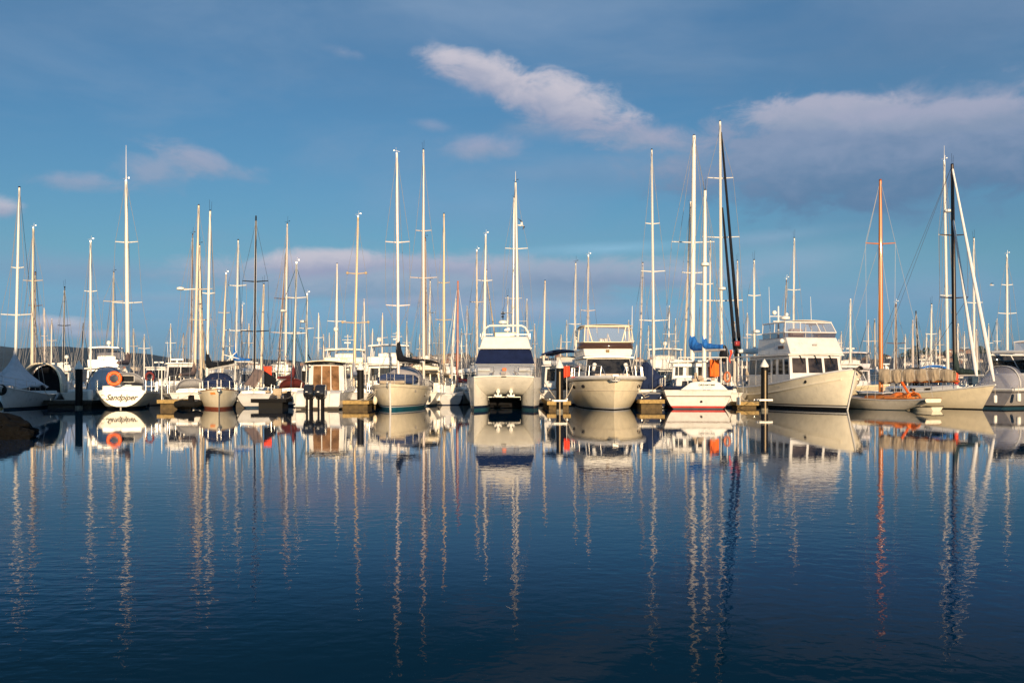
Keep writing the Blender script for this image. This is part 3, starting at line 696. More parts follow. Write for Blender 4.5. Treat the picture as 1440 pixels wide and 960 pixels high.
def sail(label, mpx, D, face, yaw, L, B, top, wpx, mcol, hullc=None, band=None, boot=None, cover=None, cang=0, clen=.36, hood=None, fs=1.0, fm=.92, fb=1.25,
         spr=(), wind=True, radar=None, furl=None, my=.06, name='sailing_boat', cat='sailing boat', group='sailing boats moored behind the front row', win=2, antenna=None, coach=.36, wires=wire, rw=.011,
         rig=True, zoom=0, collar=.9, tw=.72, rs=.25, mb_=None, lights=False, cz=1.15, stern_gear=True, rb=1.0, coverr=.17):
    hullc = hullc or gel; rz = R(yaw)+(math.pi if face == 'b' else 0)
    m0 = Matrix.Rotation(rz, 4, 'Z'); lp = V((0, my*L, 0)); loc = V((wx(mpx, D), D, 0))-m0 @ lp
    root = thing(name, label, cat, loc, rz, group); m, inv = frame_of(rz, loc)
    H = Hull(L, B, fs, fm, fb, rb=rb, rs=rs, tw=tw)
    H.build(root, [(.04, boot or dteal), (.13, band or navy), (None, hullc)], deckm, n=22, m=7)
    H.strake(root, alu, r=.022)
    coachroof(root, H, .30, .74, .62, coach, gel if hullc is not cream else cream, nwin=win)
    H.rails(root, .04, .9, 6, mat=ss, bow=True, stern=True)
    cp = MB(); cp.box((0, H.y(.16, 1), H.sheer(.16)+.12), (B*.5, L*.2, .26)); cp.build('cockpit_coaming', gel, root, bevel=.04)
    if stern_gear and face == 's' and D > 82:
        q = MB(); cw = V((0, H.y(.12, 1), H.sheer(.1)+.6)); q.path([cw+V((.26*math.cos(R(20*i)), 0, .26*math.sin(R(20*i)))) for i in range(18)], .016, 5, close=True)
        for i in range(3): q.tube(cw-V((.26*math.cos(R(60*i)), 0, .26*math.sin(R(60*i)))), cw+V((.26*math.cos(R(60*i)), 0, .26*math.sin(R(60*i)))), .01, n=4)
        q.build('steering_wheel', ss, root)
    zb = H.sheer(.55)+coach; base = V((wx(mpx, D), D, zb)); tp = V((wx(top[0], D), D, wz(top[1], D)))
    k = D/FPX/2*.72; mo, b, t, tips = mast_on(root, inv, base, tp, wpx[0]*k, wpx[1]*k, mcol, D, spr, wind, radar, antenna=antenna, lights=lights)
    if cover: sail_cover(root, b, cang, L*clen, zb+cz-.2, cover, collar=collar, boommat=mcol, rseed=int(mpx), r=coverr)
    if hood: sprayhood(root, H.y(.27, 1), B*.30, H.sheer(.27)+.2, .85, hood)
    if rig:
        bowp = H.pt(.985, 1, inset=.05); bowp.x = 0; st = V((0, H.y(0, H.fs)+.1, H.fs)); W = []
        if not furl: W.append((bowp, t))
        W.append((st, t))
        for sg in (0, 1):
            sx = 1 if sg else -1; ch = H.pt(.56, sx, inset=.1); prev = ch
            seq = sorted(tips, key=lambda p: p[0].z)
            near = [min(p, key=lambda q: abs(q.x-sx*5)) for p in seq]
            if seq: W.append((ch+V((0, -.3, 0)), b.lerp(t, max(.1, ((seq[0][0].z-b.z)/(t.z-b.z))))))
            for q in near: W.append((prev, q)); prev = q
            W.append((prev, b.lerp(t, .97)))
        mid = b.lerp(t, .62); W += [(H.pt(.50, 1, inset=.1), b.lerp(t, .48)), (H.pt(.50, -1, inset=.1), b.lerp(t, .48)), (bowp+V((0, -1.1, 0)), mid), (V((0, H.y(.1, 1), H.sheer(.1)+1.2)), t)]
        rigging(root, W, rw*.98*D/75, wires)
        rigging(root, [(b+V((.09, -.13, .2)), t+V((.05, -.12, -.3))), (b+V((-.12, -.1, .2)), t+V((-.05, -.1, -.3)))], .010*D/75, wirew, 'halyards')
        if furl:
            p0, p1 = bowp+V((0, -.1, .35)), b.lerp(t, .96); pts = [p0.lerp(p1, i/10) for i in range(11)]
            MB().path(pts, [.045]+[lerp(.11, .05, i/10) for i in range(1, 11)], 8).build('furled_jib', furl, root)
    return root, H, m, inv, b, t

# ------------------------------------------------------------------ generic motor cruiser
def cruiser(label, px, D, face, yaw, L, B, zs, name='motor_yacht', group='motor cruisers moored behind the front row', hullc=None, boot=None, fs=1.1, fm=1.15, fb=1.7, rb=1.6,
            cab=None, fly=None, roof=None, screen=None, arch_=None, win=None, rails=True, end=None, gear=(), tw=.92, band=None, pulp=True, roofmat=None, winn=3, cabmat=None, ab=.7, pw=2.3, a_s=.22):
    """zs: heights (cabin base, cabin top, flybridge coaming top, roof underside or None); cab/fly: (y aft, y fore) fractions of L; end: 'near' puts px,D at the near end"""
    hullc = hullc or gel; cm = cabmat or gel; win = win or glass; rz = R(yaw)+(math.pi if face == 'b' else 0)
    m0 = Matrix.Rotation(rz, 4, 'Z'); lp = V((0, (L/2-rb*.6) if face == 'b' else -L/2+.1, 0)); loc = V((wx(px, D), D, 0))-m0 @ lp
    root = thing(name, label, 'motor yacht', loc, rz, group); m, inv = frame_of(rz, loc)
    H = Hull(L, B, fs, fm, fb, rb=rb, rs=.1, tw=tw, tm=.5, d=.5, ds=.35, a_s=a_s, a_b=ab, pw=pw)
    H.build(root, [(.05, boot or black), (.14, band or navy), (None, hullc)], deckm, n=22, m=7); H.strake(root, hullc if band is None else band, dz=-.12, r=.04)
    z0, z1, z2, z3 = zs; ya, yf = cab; w = B*.40
    o, F = house(root, 'cabin', (ya*L, yf*L), (ya*L+.15, yf*L-.9), (w, w*.84), (w*.95, w*.74), z0, z1, cm, bevel=.06)
    panes(o, F['fore'], winn, *((.06, .94, .30, .88) if winn > 1 else (.015, .985, .16, .96)), .03, win); panes(o, F['left'], 3, .05, .92, .40, .86, .04, win); panes(o, F['right'], 3, .08, .95, .40, .86, .04, win)
    q = pane(o, F['aft'], .30, .70, .0, .90, win, name='door'); panes(o, F['aft'], 1, .06, .27, .3, .88, .02, win); panes(o, F['aft'], 1, .73, .94, .3, .88, .02, win)
    slab(root, 'cabin_roof', ya*L-.5*(fly is not None), yf*L-.75, w*1.04, z1+.004, .07, cm, crown=.05, wf=w*.86)
    if fly:
        fa, ff = fly
        o2, F2 = house(root, 'flybridge', (fa*L, ff*L), (fa*L+.05, ff*L-.35), (w*.96, w*.80), (w*1.0, w*.84), z1+.13, z2, cm, bevel=.06)
        s_ = MB(); s_.box((0, (fa*.3+ff*.7)*L-.6, z2+.12), (w*.8, .3, .5)); s_.box((0, (fa*.55+ff*.45)*L, z2+.1), (w*1.1, .35, .42)); s_.build('helm_seat', gel, root, bevel=.05)
        if z3:
            ra, rf = roof or (fa, ff-.04)
            if roofmat: slab(root, 'bimini', ra*L, rf*L, w*1.05, z3, .10, roofmat, crown=.34, wf=w*.95)
            else: slab(root, 'hardtop', ra*L, rf*L, w*1.02, z3, .09, cm, crown=.1, wf=w*.9)
            f_ = MB()
            for sx in (-1, 1):
                for y_ in (ra*L+.15, (ra+rf)/2*L, rf*L-.12): f_.tube((sx*w*.92, y_-.1, z2-.05), (sx*w*.88, y_, z3+.05), .032, n=6)
            f_.build('roof_frame', gel, root)
            if screen:
                r1, r0 = [], []
                for y_, f in ((ra*L+.2, .93), (rf*L-.1, .88)):
                    r0.append((f*w, y_)); 
                quad = ((w*.93, ra*L+.2, z2), (w*.86, rf*L+.1, z2), (w*.84, rf*L-.1, z3+.06), (w*.91, ra*L+.2, z3+.06))
                mbv = MB(); mbv.add(quad, [(0, 1, 2, 3)]); mbv.add([(-x, y, z) for x, y, z in quad], [(0, 1, 2, 3)])
                mbv.add([(w*.86, rf*L+.1, z2), (-w*.86, rf*L+.1, z2), (-w*.84, rf*L-.1, z3+.06), (w*.84, rf*L-.1, z3+.06)], [(0, 1, 2, 3)]); mbv.build('clear_screen', screen, root)
    if arch_:
        ay, az = arch_; mb = MB(); pts = [V((sx*w*lerp(.98, .8, f), ay*L+(-.5*(1-f)), lerp((z2 if fly else z1), az, f))) for sx, f in ((-1, 0), (-1, .8), (-1, 1))]
        pts = [V((-w*.98, ay*L-.7, z2 if fly else z1)), V((-w*.9, ay*L-.1, az-.12)), V((-w*.78, ay*L, az)), V((w*.78, ay*L, az)), V((w*.9, ay*L-.1, az-.12)), V((w*.98, ay*L-.7, z2 if fly else z1))]
        mb.path(pts, .075, 8); ao = mb.build('radar_arch', cm, root)
        MB().lathe([(.2, 0), (.32, .05), (.33, .14), (.24, .22), (.05, .25)], c=(0, ay*L, az+.06), n=16).build('radar_dome', plast, ao)
    if rails: H.rails(root, .5, .95, 6, h=.7, bow=True, mat=ss)
    top = z3+.2 if z3 else (z2 if fly else z1)
    for kind, gx, gy, gh in gear:                  # masts and aerials on the roof
        if kind == 'aerial': MB().tube((gx, gy*L, top-.3), (gx*1.15, gy*L-.1, top+gh), .022, .009, 6).build('aerial', whitem, root)
        if kind == 'dome':
            q = MB(); q.tube((gx, gy*L, top-.2), (gx, gy*L, top+gh), .05); q.ball((gx, gy*L, top+gh+.18), .2); q.build('satellite_dome', plast, root)
        if kind == 'mast':
            q = MB(); q.tube((gx, gy*L, top-.2), (gx, gy*L-.1, top+gh), .06, .035); q.tube((gx-.45, gy*L, top+gh*.62), (gx+.45, gy*L, top+gh*.62), .025); q.tube((gx-.3, gy*L, top+gh*.86), (gx+.3, gy*L, top+gh*.86), .02)
            q.box((gx, gy*L-.2, top+gh*.4), (.5, .12, .1)); q.build('signal_mast', whitem, root)
        if kind == 'radar':
            q = MB(); q.tube((gx, gy*L, top-.2), (gx, gy*L, top+gh), .07); q.box((gx, gy*L, top+gh+.08), (.9, .12, .13)); q.build('radar_scanner', plast, root)
    return root, H, m, inv, F

def draped_cover(root, base, ang, ln, ztop, h, w, mat, seed=1, boommat=None, name='sail_cover'):
    """heavy cloth laid over boom and sail, its hem hanging in uneven folds between the ties"""
    d = V((math.sin(R(ang)), -math.cos(R(ang)), 0)); side = V((d.y, -d.x, 0)); p0 = V((base.x, base.y, 0))
    bm_ = MB(); bm_.tube(p0+d*.05+V((0, 0, ztop-h*.86)), p0+d*(ln+.3)+V((0, 0, ztop-h*.80)), .07, n=8); bm_.build('boom', boommat or alu, root)
    rows = []; N, K = 120, 18
    for i in range(N+1):
        u = i/N; tie = .5+.5*math.cos(2*math.pi*(u*6.0)); row = []
        top = ztop+(.10*(1-u/.12)**2 if u < .12 else 0)-.05*tie-.10*max(0, u-.85)/.15
        hh = h*(1-.22*u)*(1-.16*tie); ww = w*(1-.30*u)*(1-.20*tie)
        for j in range(K+1):
            q = j/K*2-1; aq = abs(q)
            f = mnoise.noise(V((u*24, q*1.6+seed, seed)))*.055+mnoise.noise(V((u*60, q*3, seed*2.0)))*.022
            x = math.copysign(ww*(1-(1-min(1, aq*1.5))**2.2)*(1-.35*max(0, aq-.6)/.4), q)+math.copysign(f*(.3+aq), q)
            z = top-hh*(max(0, aq-.18)/.82)**1.35-(.07*mnoise.noise(V((u*17, seed*3.0, q))) if aq > .8 else 0)+f*.3
            row.append(p0+d*(u*ln)+side*x+V((0, 0, z)))
        rows.append(row)
    mb = MB(); mb.grid(rows); o = mb.build(name, mat, root, angle=80, solid=.015)
    for k_ in range(1, 6):
        i = int(N*(k_/6.0)); MB().path([p+V((0, 0, .004)) for p in rows[i]], .014, 5).build('tie', wirew, o)
    return o

FRONT = 'boats moored along the front row'
def near_place(px, D, rz, lp):
    return V((wx(px, D), D, 0))-Matrix.Rotation(rz, 4, 'Z') @ V(lp)

# ---- sailing boat under a tent at the left edge
def tented_boat():
    L, B = 9.2, 3.0; rz = math.pi+R(11); loc = near_place(5, 62, rz, (0, L/2-.75, 0))
    root = thing('sailing_boat', 'shaded sailing boat with a pale tent draped in a cone from its mast', 'sailing boat', loc, rz, FRONT); m, inv = frame_of(rz, loc)
    H = Hull(L, B, 1.0, 1.0, 1.5, rb=.75, rs=.2, tw=.75); H.build(root, [(.05, dteal), (.12, black), (None, gel)], deckm); H.strake(root, gel, dz=-.05, r=.035)
    D = loc.y-.4; base = V((wx(21, D), D, 1.3)); mk = D/FPX/2*.86
    mo, b, t, tips = mast_on(root, inv, base, (wx(27.3, D), D, wz(264, D)), 4.6*mk, 3.2*mk, whitem, D, [(377, 9), (443, 22)])
    rows = []; N = 30; za = wz(492, D)
    for i in range(15):
        u = i/14; row = []
        for j in range(N):
            q = 2*math.pi*j/N; rr = (1-u)**1.9; fold = 1+.05*math.sin(q*9+u*2)*(1-u)+.025*math.sin(q*17)
            ex = 1.72*rr*fold+.07; ey = 3.1*rr*fold+.07
            row.append((b.x+ex*math.cos(q), b.y-.3*rr+ey*math.sin(q), lerp(1.42+.1*math.sin(q*5)+.06*math.sin(q*11), za, u)))
        rows.append(row)
    MB().grid(rows, closeu=True).build('mast_tent', greyc, root, angle=80, solid=.01)
    H.rails(root, .66, .97, 3, bow=True, h=.6)
    bp = H.pt(.98, 1); bp.x = 0
    rigging(root, [(bp, t), ((0, -L/2, 1.0), t), (H.pt(.5, 1), tips[1][0]), (tips[1][0], tips[0][0]), (H.pt(.5, -1), tips[1][1]), (tips[1][1], tips[0][1]), (tips[0][0], t), (tips[0][1], t)], .012, wire)
    q = MB(); q.lathe([(.17, -.1), (.30, -.1), (.34, -.05), (.34, .05), (.30, .1), (.17, .1), (.14, 0), (.17, -.1)], n=20, axis='y')
    o = q.build('tyre_fender', rubber); o.location = (wx(1.5, 61.6), 61.6, wz(548, 61.6)); tag(o, 'black tyre hung as a fender on the tented boat', 'tyre')
tented_boat()
def camper_boat():
    L, B = 7.5, 2.9; rz = R(8); loc = near_place(55, 71, rz, (0, -L/2, 0))
    root = thing('cabin_cruiser', 'small cruiser with a black arched canopy edged in cream behind the tented boat', 'motor boat', loc, rz, FRONT)
    H = Hull(L, B, .95, 1.0, 1.3, rs=.1, tw=.92, a_s=.25); H.build(root, [(.05, dteal), (None, gel)], deckm)
    arch(root, 'camper_canopy', [-L/2+.5, -L/2+1.0, -L/2+1.5, -L/2+2.04], 1.32, .95, 2.05, M('cream_canopy', (.55, .52, .46), .85), pw=2.6)
    MB().prism([(1.28*math.cos(math.pi*i/14), .95+2.0*math.sin(math.pi*i/14)**.8) for i in range(15)], 'y', -L/2+2.0, -L/2+2.05).build('canopy_curtain', blackc, root)
    arch(root, 'canopy_hem', [-L/2+.34, -L/2+.62], 1.37, .95, 2.10, cream, pw=2.6, solid=.09)
    house(root, 'cabin', (-.6, 2.2), (-.5, 1.3), (1.1, .9), (1.0, .8), 1.0, 1.75, gel)
    MB().box((0, -L/2+.1, .8), (2.3, .2, .6)).build('transom_seat', gel, root, bevel=.04)
    q = MB(); q.tube((.9, -.4, 2.9), (.9, -.4, 3.5), .03); q.ball((.9, -.4, 3.55), .16); q.box((.3, -.5, 3.05), (.8, .2, .12)); q.build('roof_aerials', plast, root)
camper_boat()

# ---- white sloop with life ring and written transom
def life_ring_sloop():
    L, B = 10.0, 3.9; rz = R(16); loc = near_place(171, 64, rz, (0, -L/2, 0))
    root = thing('sailing_boat', 'white sloop seen from its written cream transom with an orange life ring', 'sailing boat', loc, rz, FRONT); m, inv = frame_of(rz, loc)
    H = Hull(L, B, 1.18, 1.12, 1.5, rs=-.16, tw=.76, tm=.45, d=.5, ds=-.14, a_s=.40, a_b=.8); H.build(root, [(.06, black), (.16, black), (None, M('warm_white_gelcoat', (.66, .62, .51), .35, var=.05, streak=.25))], deckm, n=30, m=12)
    H.strake(root, grey, dz=-.10, r=.03, stern=False)
    # raised centre of the stern
    pts = [(1.46*(2*i/14-1), 1.14+.22*(1-(2*i/14-1)**2)) for i in range(15)]
    MB().prism(pts+[(1.46, 1.0), (-1.46, 1.0)], 'y', -L/2+.16, -L/2+.42).build('stern_coaming', gel, root)
    tl = math.atan2(.16, 1.18)
    text('Sandpiper', .50, ink, root, (-.02, H.y(0, .73)-.035, .73), (R(90)-tl, 0, 0), shear=.42, squash=.92, bold=.009)
    MB().box((.06, H.y(0, .50)-.02, .50), (.42, .006, .02)).build('port_of_registry', inkg, root)
    MB().box((-.05, -L/2-.02, .28), (.09, .06, .62)).build('rudder_head', M('rudder_grey', (.3, .29, .28), .5), root)
    for k_, z in ((0, .86), (1, .62)): MB().path([(-1.22+.08*k_, H.y(0, z)-.03, z), (-1.15+.08*k_, H.y(0, z)-.05, z+.04), (-1.06+.08*k_, H.y(0, z)-.05, z+.03), (-1.0+.08*k_, H.y(0, z)-.03, z-.03)], .014, 5).build('transom_fitting', darkm, root)
    D = loc.y-.1+1.0; base = V((wx(180, D), D, 1.75)); mk = D/FPX/2*.86
    mo, b, t, tips = mast_on(root, inv, base, (wx(177.3, D), D, wz(255, D)), 6.6*mk, 4.4*mk, whitem, D, [(341, 16), (426, 21)], antenna=2.5)
    coachroof(root, H, .36, .76, .62, .42, gel, nwin=3)
    sail_cover(root, b, -6, 3.2, 3.0, M('mouse_brown_canvas', (.14, .10, .10), .9, var=.12, bump=.3), r=.20, collar=.8, rseed=4)
    H.rails(root, .01, .9, 6, h=.66, bow=True, stern=True)
    q = MB(); q.box((.38, -L/2-.0, 1.93), (.76, .04, .42)); q.build('solar_panel_frame', plast, root)
    so = MB().box((.38, -L/2-.026, 1.93), (.72, .02, .38)); so.build('solar_panel', M('solar_cells', (.008, .011, .016), .7, var=0, spec=.15), root)
    ck = MB(); ck.box((0, -L/2+1.2, 1.32), (2.4, 1.7, .34)); ck.build('cockpit_coaming', gel, root, bevel=.06)
    sprayhood(root, -L/2+2.7, 1.15, 1.4, .95, greyc)
    bp = H.pt(.985, 1); bp.x = 0
    rigging(root, [(bp, t), ((-.06, -L/2+.05, 1.3), t), (H.pt(.55, 1), tips[1][1]), (H.pt(.55, -1), tips[1][0]), (tips[1][0], tips[0][0]), (tips[1][1], tips[0][1]), (tips[0][0], t), (tips[0][1], t)], .012, wire)
    o = MB(); N = 28
    o.path([(.365*math.cos(2*math.pi*i/N), 0, .365*math.sin(2*math.pi*i/N)) for i in range(N)], .115, 12, close=True); lb = o.build('lifebuoy', ringo); lb.location = (wx(160.5, 63.4), 63.4, wz(532, 63.4)); lb.rotation_euler = (R(-6), 0, rz)
    tag(lb, 'bright orange life ring hanging on the stern rail of the written sloop', 'life ring')
    for k_ in range(4): 
        a = R(45+90*k_); bb = MB().box((.365*math.cos(a), 0, .365*math.sin(a)), (.245, .25, .05), ry=-a); bb.build('grab_band', M('orange_band', (.75, .10, .01), .5), lb)
    h = MB(); h.path([(.26*math.cos(R(-50+280*i/14)), 0, .30*math.sin(R(-50+280*i/14))) for i in range(15)], .075, 8); ho = h.build('horseshoe_buoy', maroon); ho.location = P3(210.5, 530, 68); tag(ho, 'dark red horseshoe lifebuoy on the right rail of the life ring sloop', 'lifebuoy')
life_ring_sloop()
def covered_boat():
    L, B = 7.0, 2.7; rz = R(14); loc = near_place(146, 70, rz, (0, -L/2, 0))
    root = thing('covered_boat', 'small boat under a grey hood behind the life ring', 'boat', loc, rz, FRONT)
    H = Hull(L, B, .9, .95, 1.2, rs=.1, tw=.9, a_s=.25); H.build(root, [(.05, black), (None, gel)], deckm)
    arch(root, 'grey_hood', [-L/2+.3, -L/2+1.0, -L/2+2.2, -L/2+3.6, -L/2+4.6], 1.28, .85, 1.98, greyc, pw=2.1, zoff=[(1.0, -1.9), (1, -.45), (1, 0), (.95, -.2), (.8, -1.3)])
    arch(root, 'hood_piping', [-L/2+.96, -L/2+1.06], 1.30, .86, 1.9, navyc, pw=2.1, solid=.05)
covered_boat()

# ---- small cream sloop with a red keel line
def red_keel_sloop():
    L, B = 7.4, 2.55; rz = math.pi+R(17); loc = near_place(308, 62.8, rz, (0, L/2-.45, 0))
    root = thing('sailing_boat', 'small cream sloop bow on with a red brown waterline and dark blue hood', 'sailing boat', loc, rz, FRONT); m, inv = frame_of(rz, loc)
    H = Hull(L, B, 1.0, 1.05, 1.28, rb=.45, rs=.15, tw=.72, a_b=.42, a_s=.3, pw=2.8); H.build(root, [(.05, rust), (.15, rust), (None, cream)], deckm)
    H.strake(root, navy, dz=-.10, r=.035, t1=.72); H.strake(root, teak, dz=.02, r=.03, t0=.3, name='toe_rail', stern=False)
    mb = MB(); mb.path([(0, H.y(1, z)+.012, z) for z in (-.2, .1, .5, .9, 1.3)], .035, 6); mb.build('stem_band', ss, root)
    pn = MB().box((.36, H.y(.93, 1.0)+.1, 1.02), (.40, .02, .13), rz=R(-38)); pn.build('registration_plate', M('orange_plate', (.7, .22, .04), .5), root)
    coachroof(root, H, .30, .74, .66, .36, cream, nwin=2)
    arch(root, 'sprayhood', [-1.9, -1.0, -.2, .7, 1.45], 1.02, 1.35, .98, navyc, pw=2.2, zoff=[(.95, -.5), (1, -.05), (1, 0), (.95, -.18), (.78, -.92)])
    pane(root, ((.45, 1.2, 1.55), (-.45, 1.2, 1.55), (-.42, .85, 2.0), (.42, .85, 2.0)), 0, 1, 0, 1, smoke, 'hood_window')
    H.rails(root, .62, .97, 3, bow=True, h=.6)
    an = MB(); an.box((0, L/2-.05, 1.36), (.12, .5, .06)); an.tube((0, L/2+.12, 1.32), (0, L/2+.18, .95), .03); an.ball((0, L/2+.2, 1.18), .13); an.build('anchor', ss, root)
    D = loc.y-.1; base = V((wx(291, D), D, 1.6)); mk = D/FPX/2*.86
    mo, b, t, tips = mast_on(root, inv, base, (wx(295.6, D), D, wz(297, D)), 4.6*mk, 3.4*mk, whitem, D, [(413, 9)])
    sail_cover(root, b, 188+52, 1.9, wz(516, D), blackc, r=.2, collar=1.05, rseed=9, rise=.35)
    bp = H.pt(.985, 1); bp.x = 0
    rigging(root, [(bp, t), ((0, -L/2, 1.05), t), (H.pt(.5, 1), tips[0][1]), (H.pt(.5, -1), tips[0][0]), (tips[0][0], t), (tips[0][1], t)], .011, wire)
    # wind generator on a stern pole
    q = MB(); p = V((-.9, -L/2+.3, 1.0)); q.tube(p, p+V((0, 0, 2.35)), .03); c = p+V((0, .18, 2.45)); q.ball(c, .10, (1, 1.6, 1))
    for k_ in range(6): a = R(60*k_+15); q.path([c+V((0, .12, 0)), c+V((.55*math.cos(a), .14, .55*math.sin(a)))], [.05, .02], 5)
    q.build('wind_generator', plast, root)
    ob = thing('outboard_dinghy', 'dark rubber dinghy with outboard beside the red keeled sloop', 'dinghy', (wx(263, 63.5), 63.5, 0), R(8), FRONT)
    d = MB(); pts = [(-.55, 1.5, .36), (-.55, -.2, .28), (-.42, -1.0, .34), (0, -1.35, .42), (.42, -1.0, .34), (.55, -.2, .28), (.55, 1.5, .36)]; d.path(pts, [.2, .22, .22, .2, .22, .22, .2], 10); d.build('tube', rubber, ob); MB().box((0, .4, .22), (.9, 2.0, .08)).build('floor', black, ob)
    e = MB(); e.box((0, 1.5, .62), (.34, .42, .46), rx=R(10)); e.box((0, 1.6, .1), (.12, .2, .8)); e.build('outboard_motor', black, ob, bevel=.07)
red_keel_sloop()

# ---- white cabin boat with two black outboards
def twin_outboard_boat():
    L, B = 8.4, 3.0; rz = R(-1.5); loc = near_place(446, 62.8, rz, (0, -L/2, 0))
    root = thing('cabin_boat', 'white wheelhouse boat seen from astern with two black outboards', 'motor boat', loc, rz, FRONT)
    H = Hull(L, B, 1.15, 1.25, 1.7, rb=1.3, rs=0, tw=.95, tm=.5, a_s=.16, a_b=.7, ds=.35); 
    y0 = -L/2
    H.y_old = H.y
    H.L = L-1.0; H.y = lambda t, z: lerp(y0+1.0, L/2-1.3*(1-z/1.7), t)
    H.build(root, [(.06, black), (None, gel)], deckm); H.strake(root, gel, dz=-.05, r=.045, stern=False)
    for s_ in (-1, 1):                                       # stern quarters either side of the engine well
        MB().prism([(y0+.02, .12), (y0+1.1, .05), (y0+1.1, 1.2), (y0+.55, 1.2), (y0+.18, .98), (y0+.02, .45)], 'x', s_*1.06-.34, s_*1.06+.34).build('stern_quarter', gel, root, bevel=.06)
        MB().box((s_*1.05, y0-.04, .22), (.72, .5, .10)).build('swim_step', gel, root, bevel=.03)
    MB().box((0, y0+.62, .52), (1.5, .8, .8)).build('engine_well', gel, root, bevel=.06)
    MB().box((0, y0+.1, .08), (2.7, .06, .12)).build('waterline_rail', dtimb, root)
    wheelhouse, F = house(root, 'wheelhouse', (-1.5, 2.2), (-1.5, 1.3), (1.2, 1.05), (1.13, .95), 1.12, 2.92, gel, bevel=.05)
    inner = M('varnished_interior', (.42, .20, .08), .5, var=.2, scale=3)
    sl = pane(wheelhouse, F['aft'], .12, .88, .02, .92, inner, 'saloon_opening', th=.03)
    for k_ in range(3):
        pane(wheelhouse, F['aft'], .13+k_*.255, .13+k_*.255+.23, .04, .90, M('door_glass', (.25, .14, .07), .04, var=.35, scale=1.6, alpha=.75, coat=.6), 'sliding_door', off=.03, th=.0)
    for k_ in (.123, .375, .632, .877): pane(wheelhouse, F['aft'], k_-.012, k_+.012, .02, .92, gel, 'door_post', off=.05)
    for c in ('left', 'right'): panes(wheelhouse, F[c], 2, .08, .92, .45, .88, .05, glass)
    panes(wheelhouse, F['fore'], 2, .06, .94, .35, .9, .03, glass)
    slab(root, 'roof', -2.15, 1.7, 1.24, 2.92, .10, cream, crown=.10, wf=1.1); slab(root, 'roof_edge', -2.19, -1.4, 1.27, 2.86, .11, black, crown=.10, wf=1.27)
    rr = MB(); 
    for s_ in (-1, 1): rr.path([(s_*.9, -1.9, 3.12), (s_*.9, -1.9, 3.25), (s_*.85, 1.2, 3.25), (s_*.85, 1.2, 3.12)], .018, 6)
    rr.build('roof_rack', ss, root)
    MB().tube((-1.0, -1.2, 3.05), (-1.2, -1.5, 3.5), .03, n=6).build('rod_holder', darkm, root); MB().ball((-.95, -2.1, 2.78), .07).build('deck_light', plast, root)
    H.rails(root, .35, .95, 6, h=.6, bow=True)
    sd = MB()
    for s_ in (-1, 1):
        for yy in (y0+1.2, -1.6): sd.tube((s_*1.33, yy, 1.2), (s_*1.25, yy, 2.95 if yy > -2 else 1.7), .03, n=6)
    sd.build('cockpit_posts', plast, root)
    for s_ in (-1, 1):


        x = -.06+s_*.36-.0
        e = MB(); prof = [(y0-.72, 1.22), (y0-.58, 1.54), (y0-.1, 1.60), (y0+.10, 1.48), (y0+.12, 1.0), (y0-.02, .76), (y0-.56, .72), (y0-.76, .92)]
        e.prism(prof, 'x', x-.31, x+.31); eo = e.build('outboard_motor', M('outboard_black', (.014, .014, .016), .22, coat=.7, var=0), root, bevel=.11)
        g_ = MB(); g_.prism([(y0-.50, .78), (y0-.04, .78), (y0-.12, .3), (y0-.2, -.3), (y0-.44, -.3), (y0-.46, .3)], 'x', x-.19, x+.19); g_.build('leg', black, eo, bevel=.05)
        MB().box((x, y0-.50, .32), (.06, .04, .62)).build('anode_strip', plast, eo, bevel=.01)
        MB().box((x-.08, y0-.745, 1.12), (.14, .02, .05), rx=R(-20)).build('badge', plast, eo)
    return root
twin_outboard_boat()

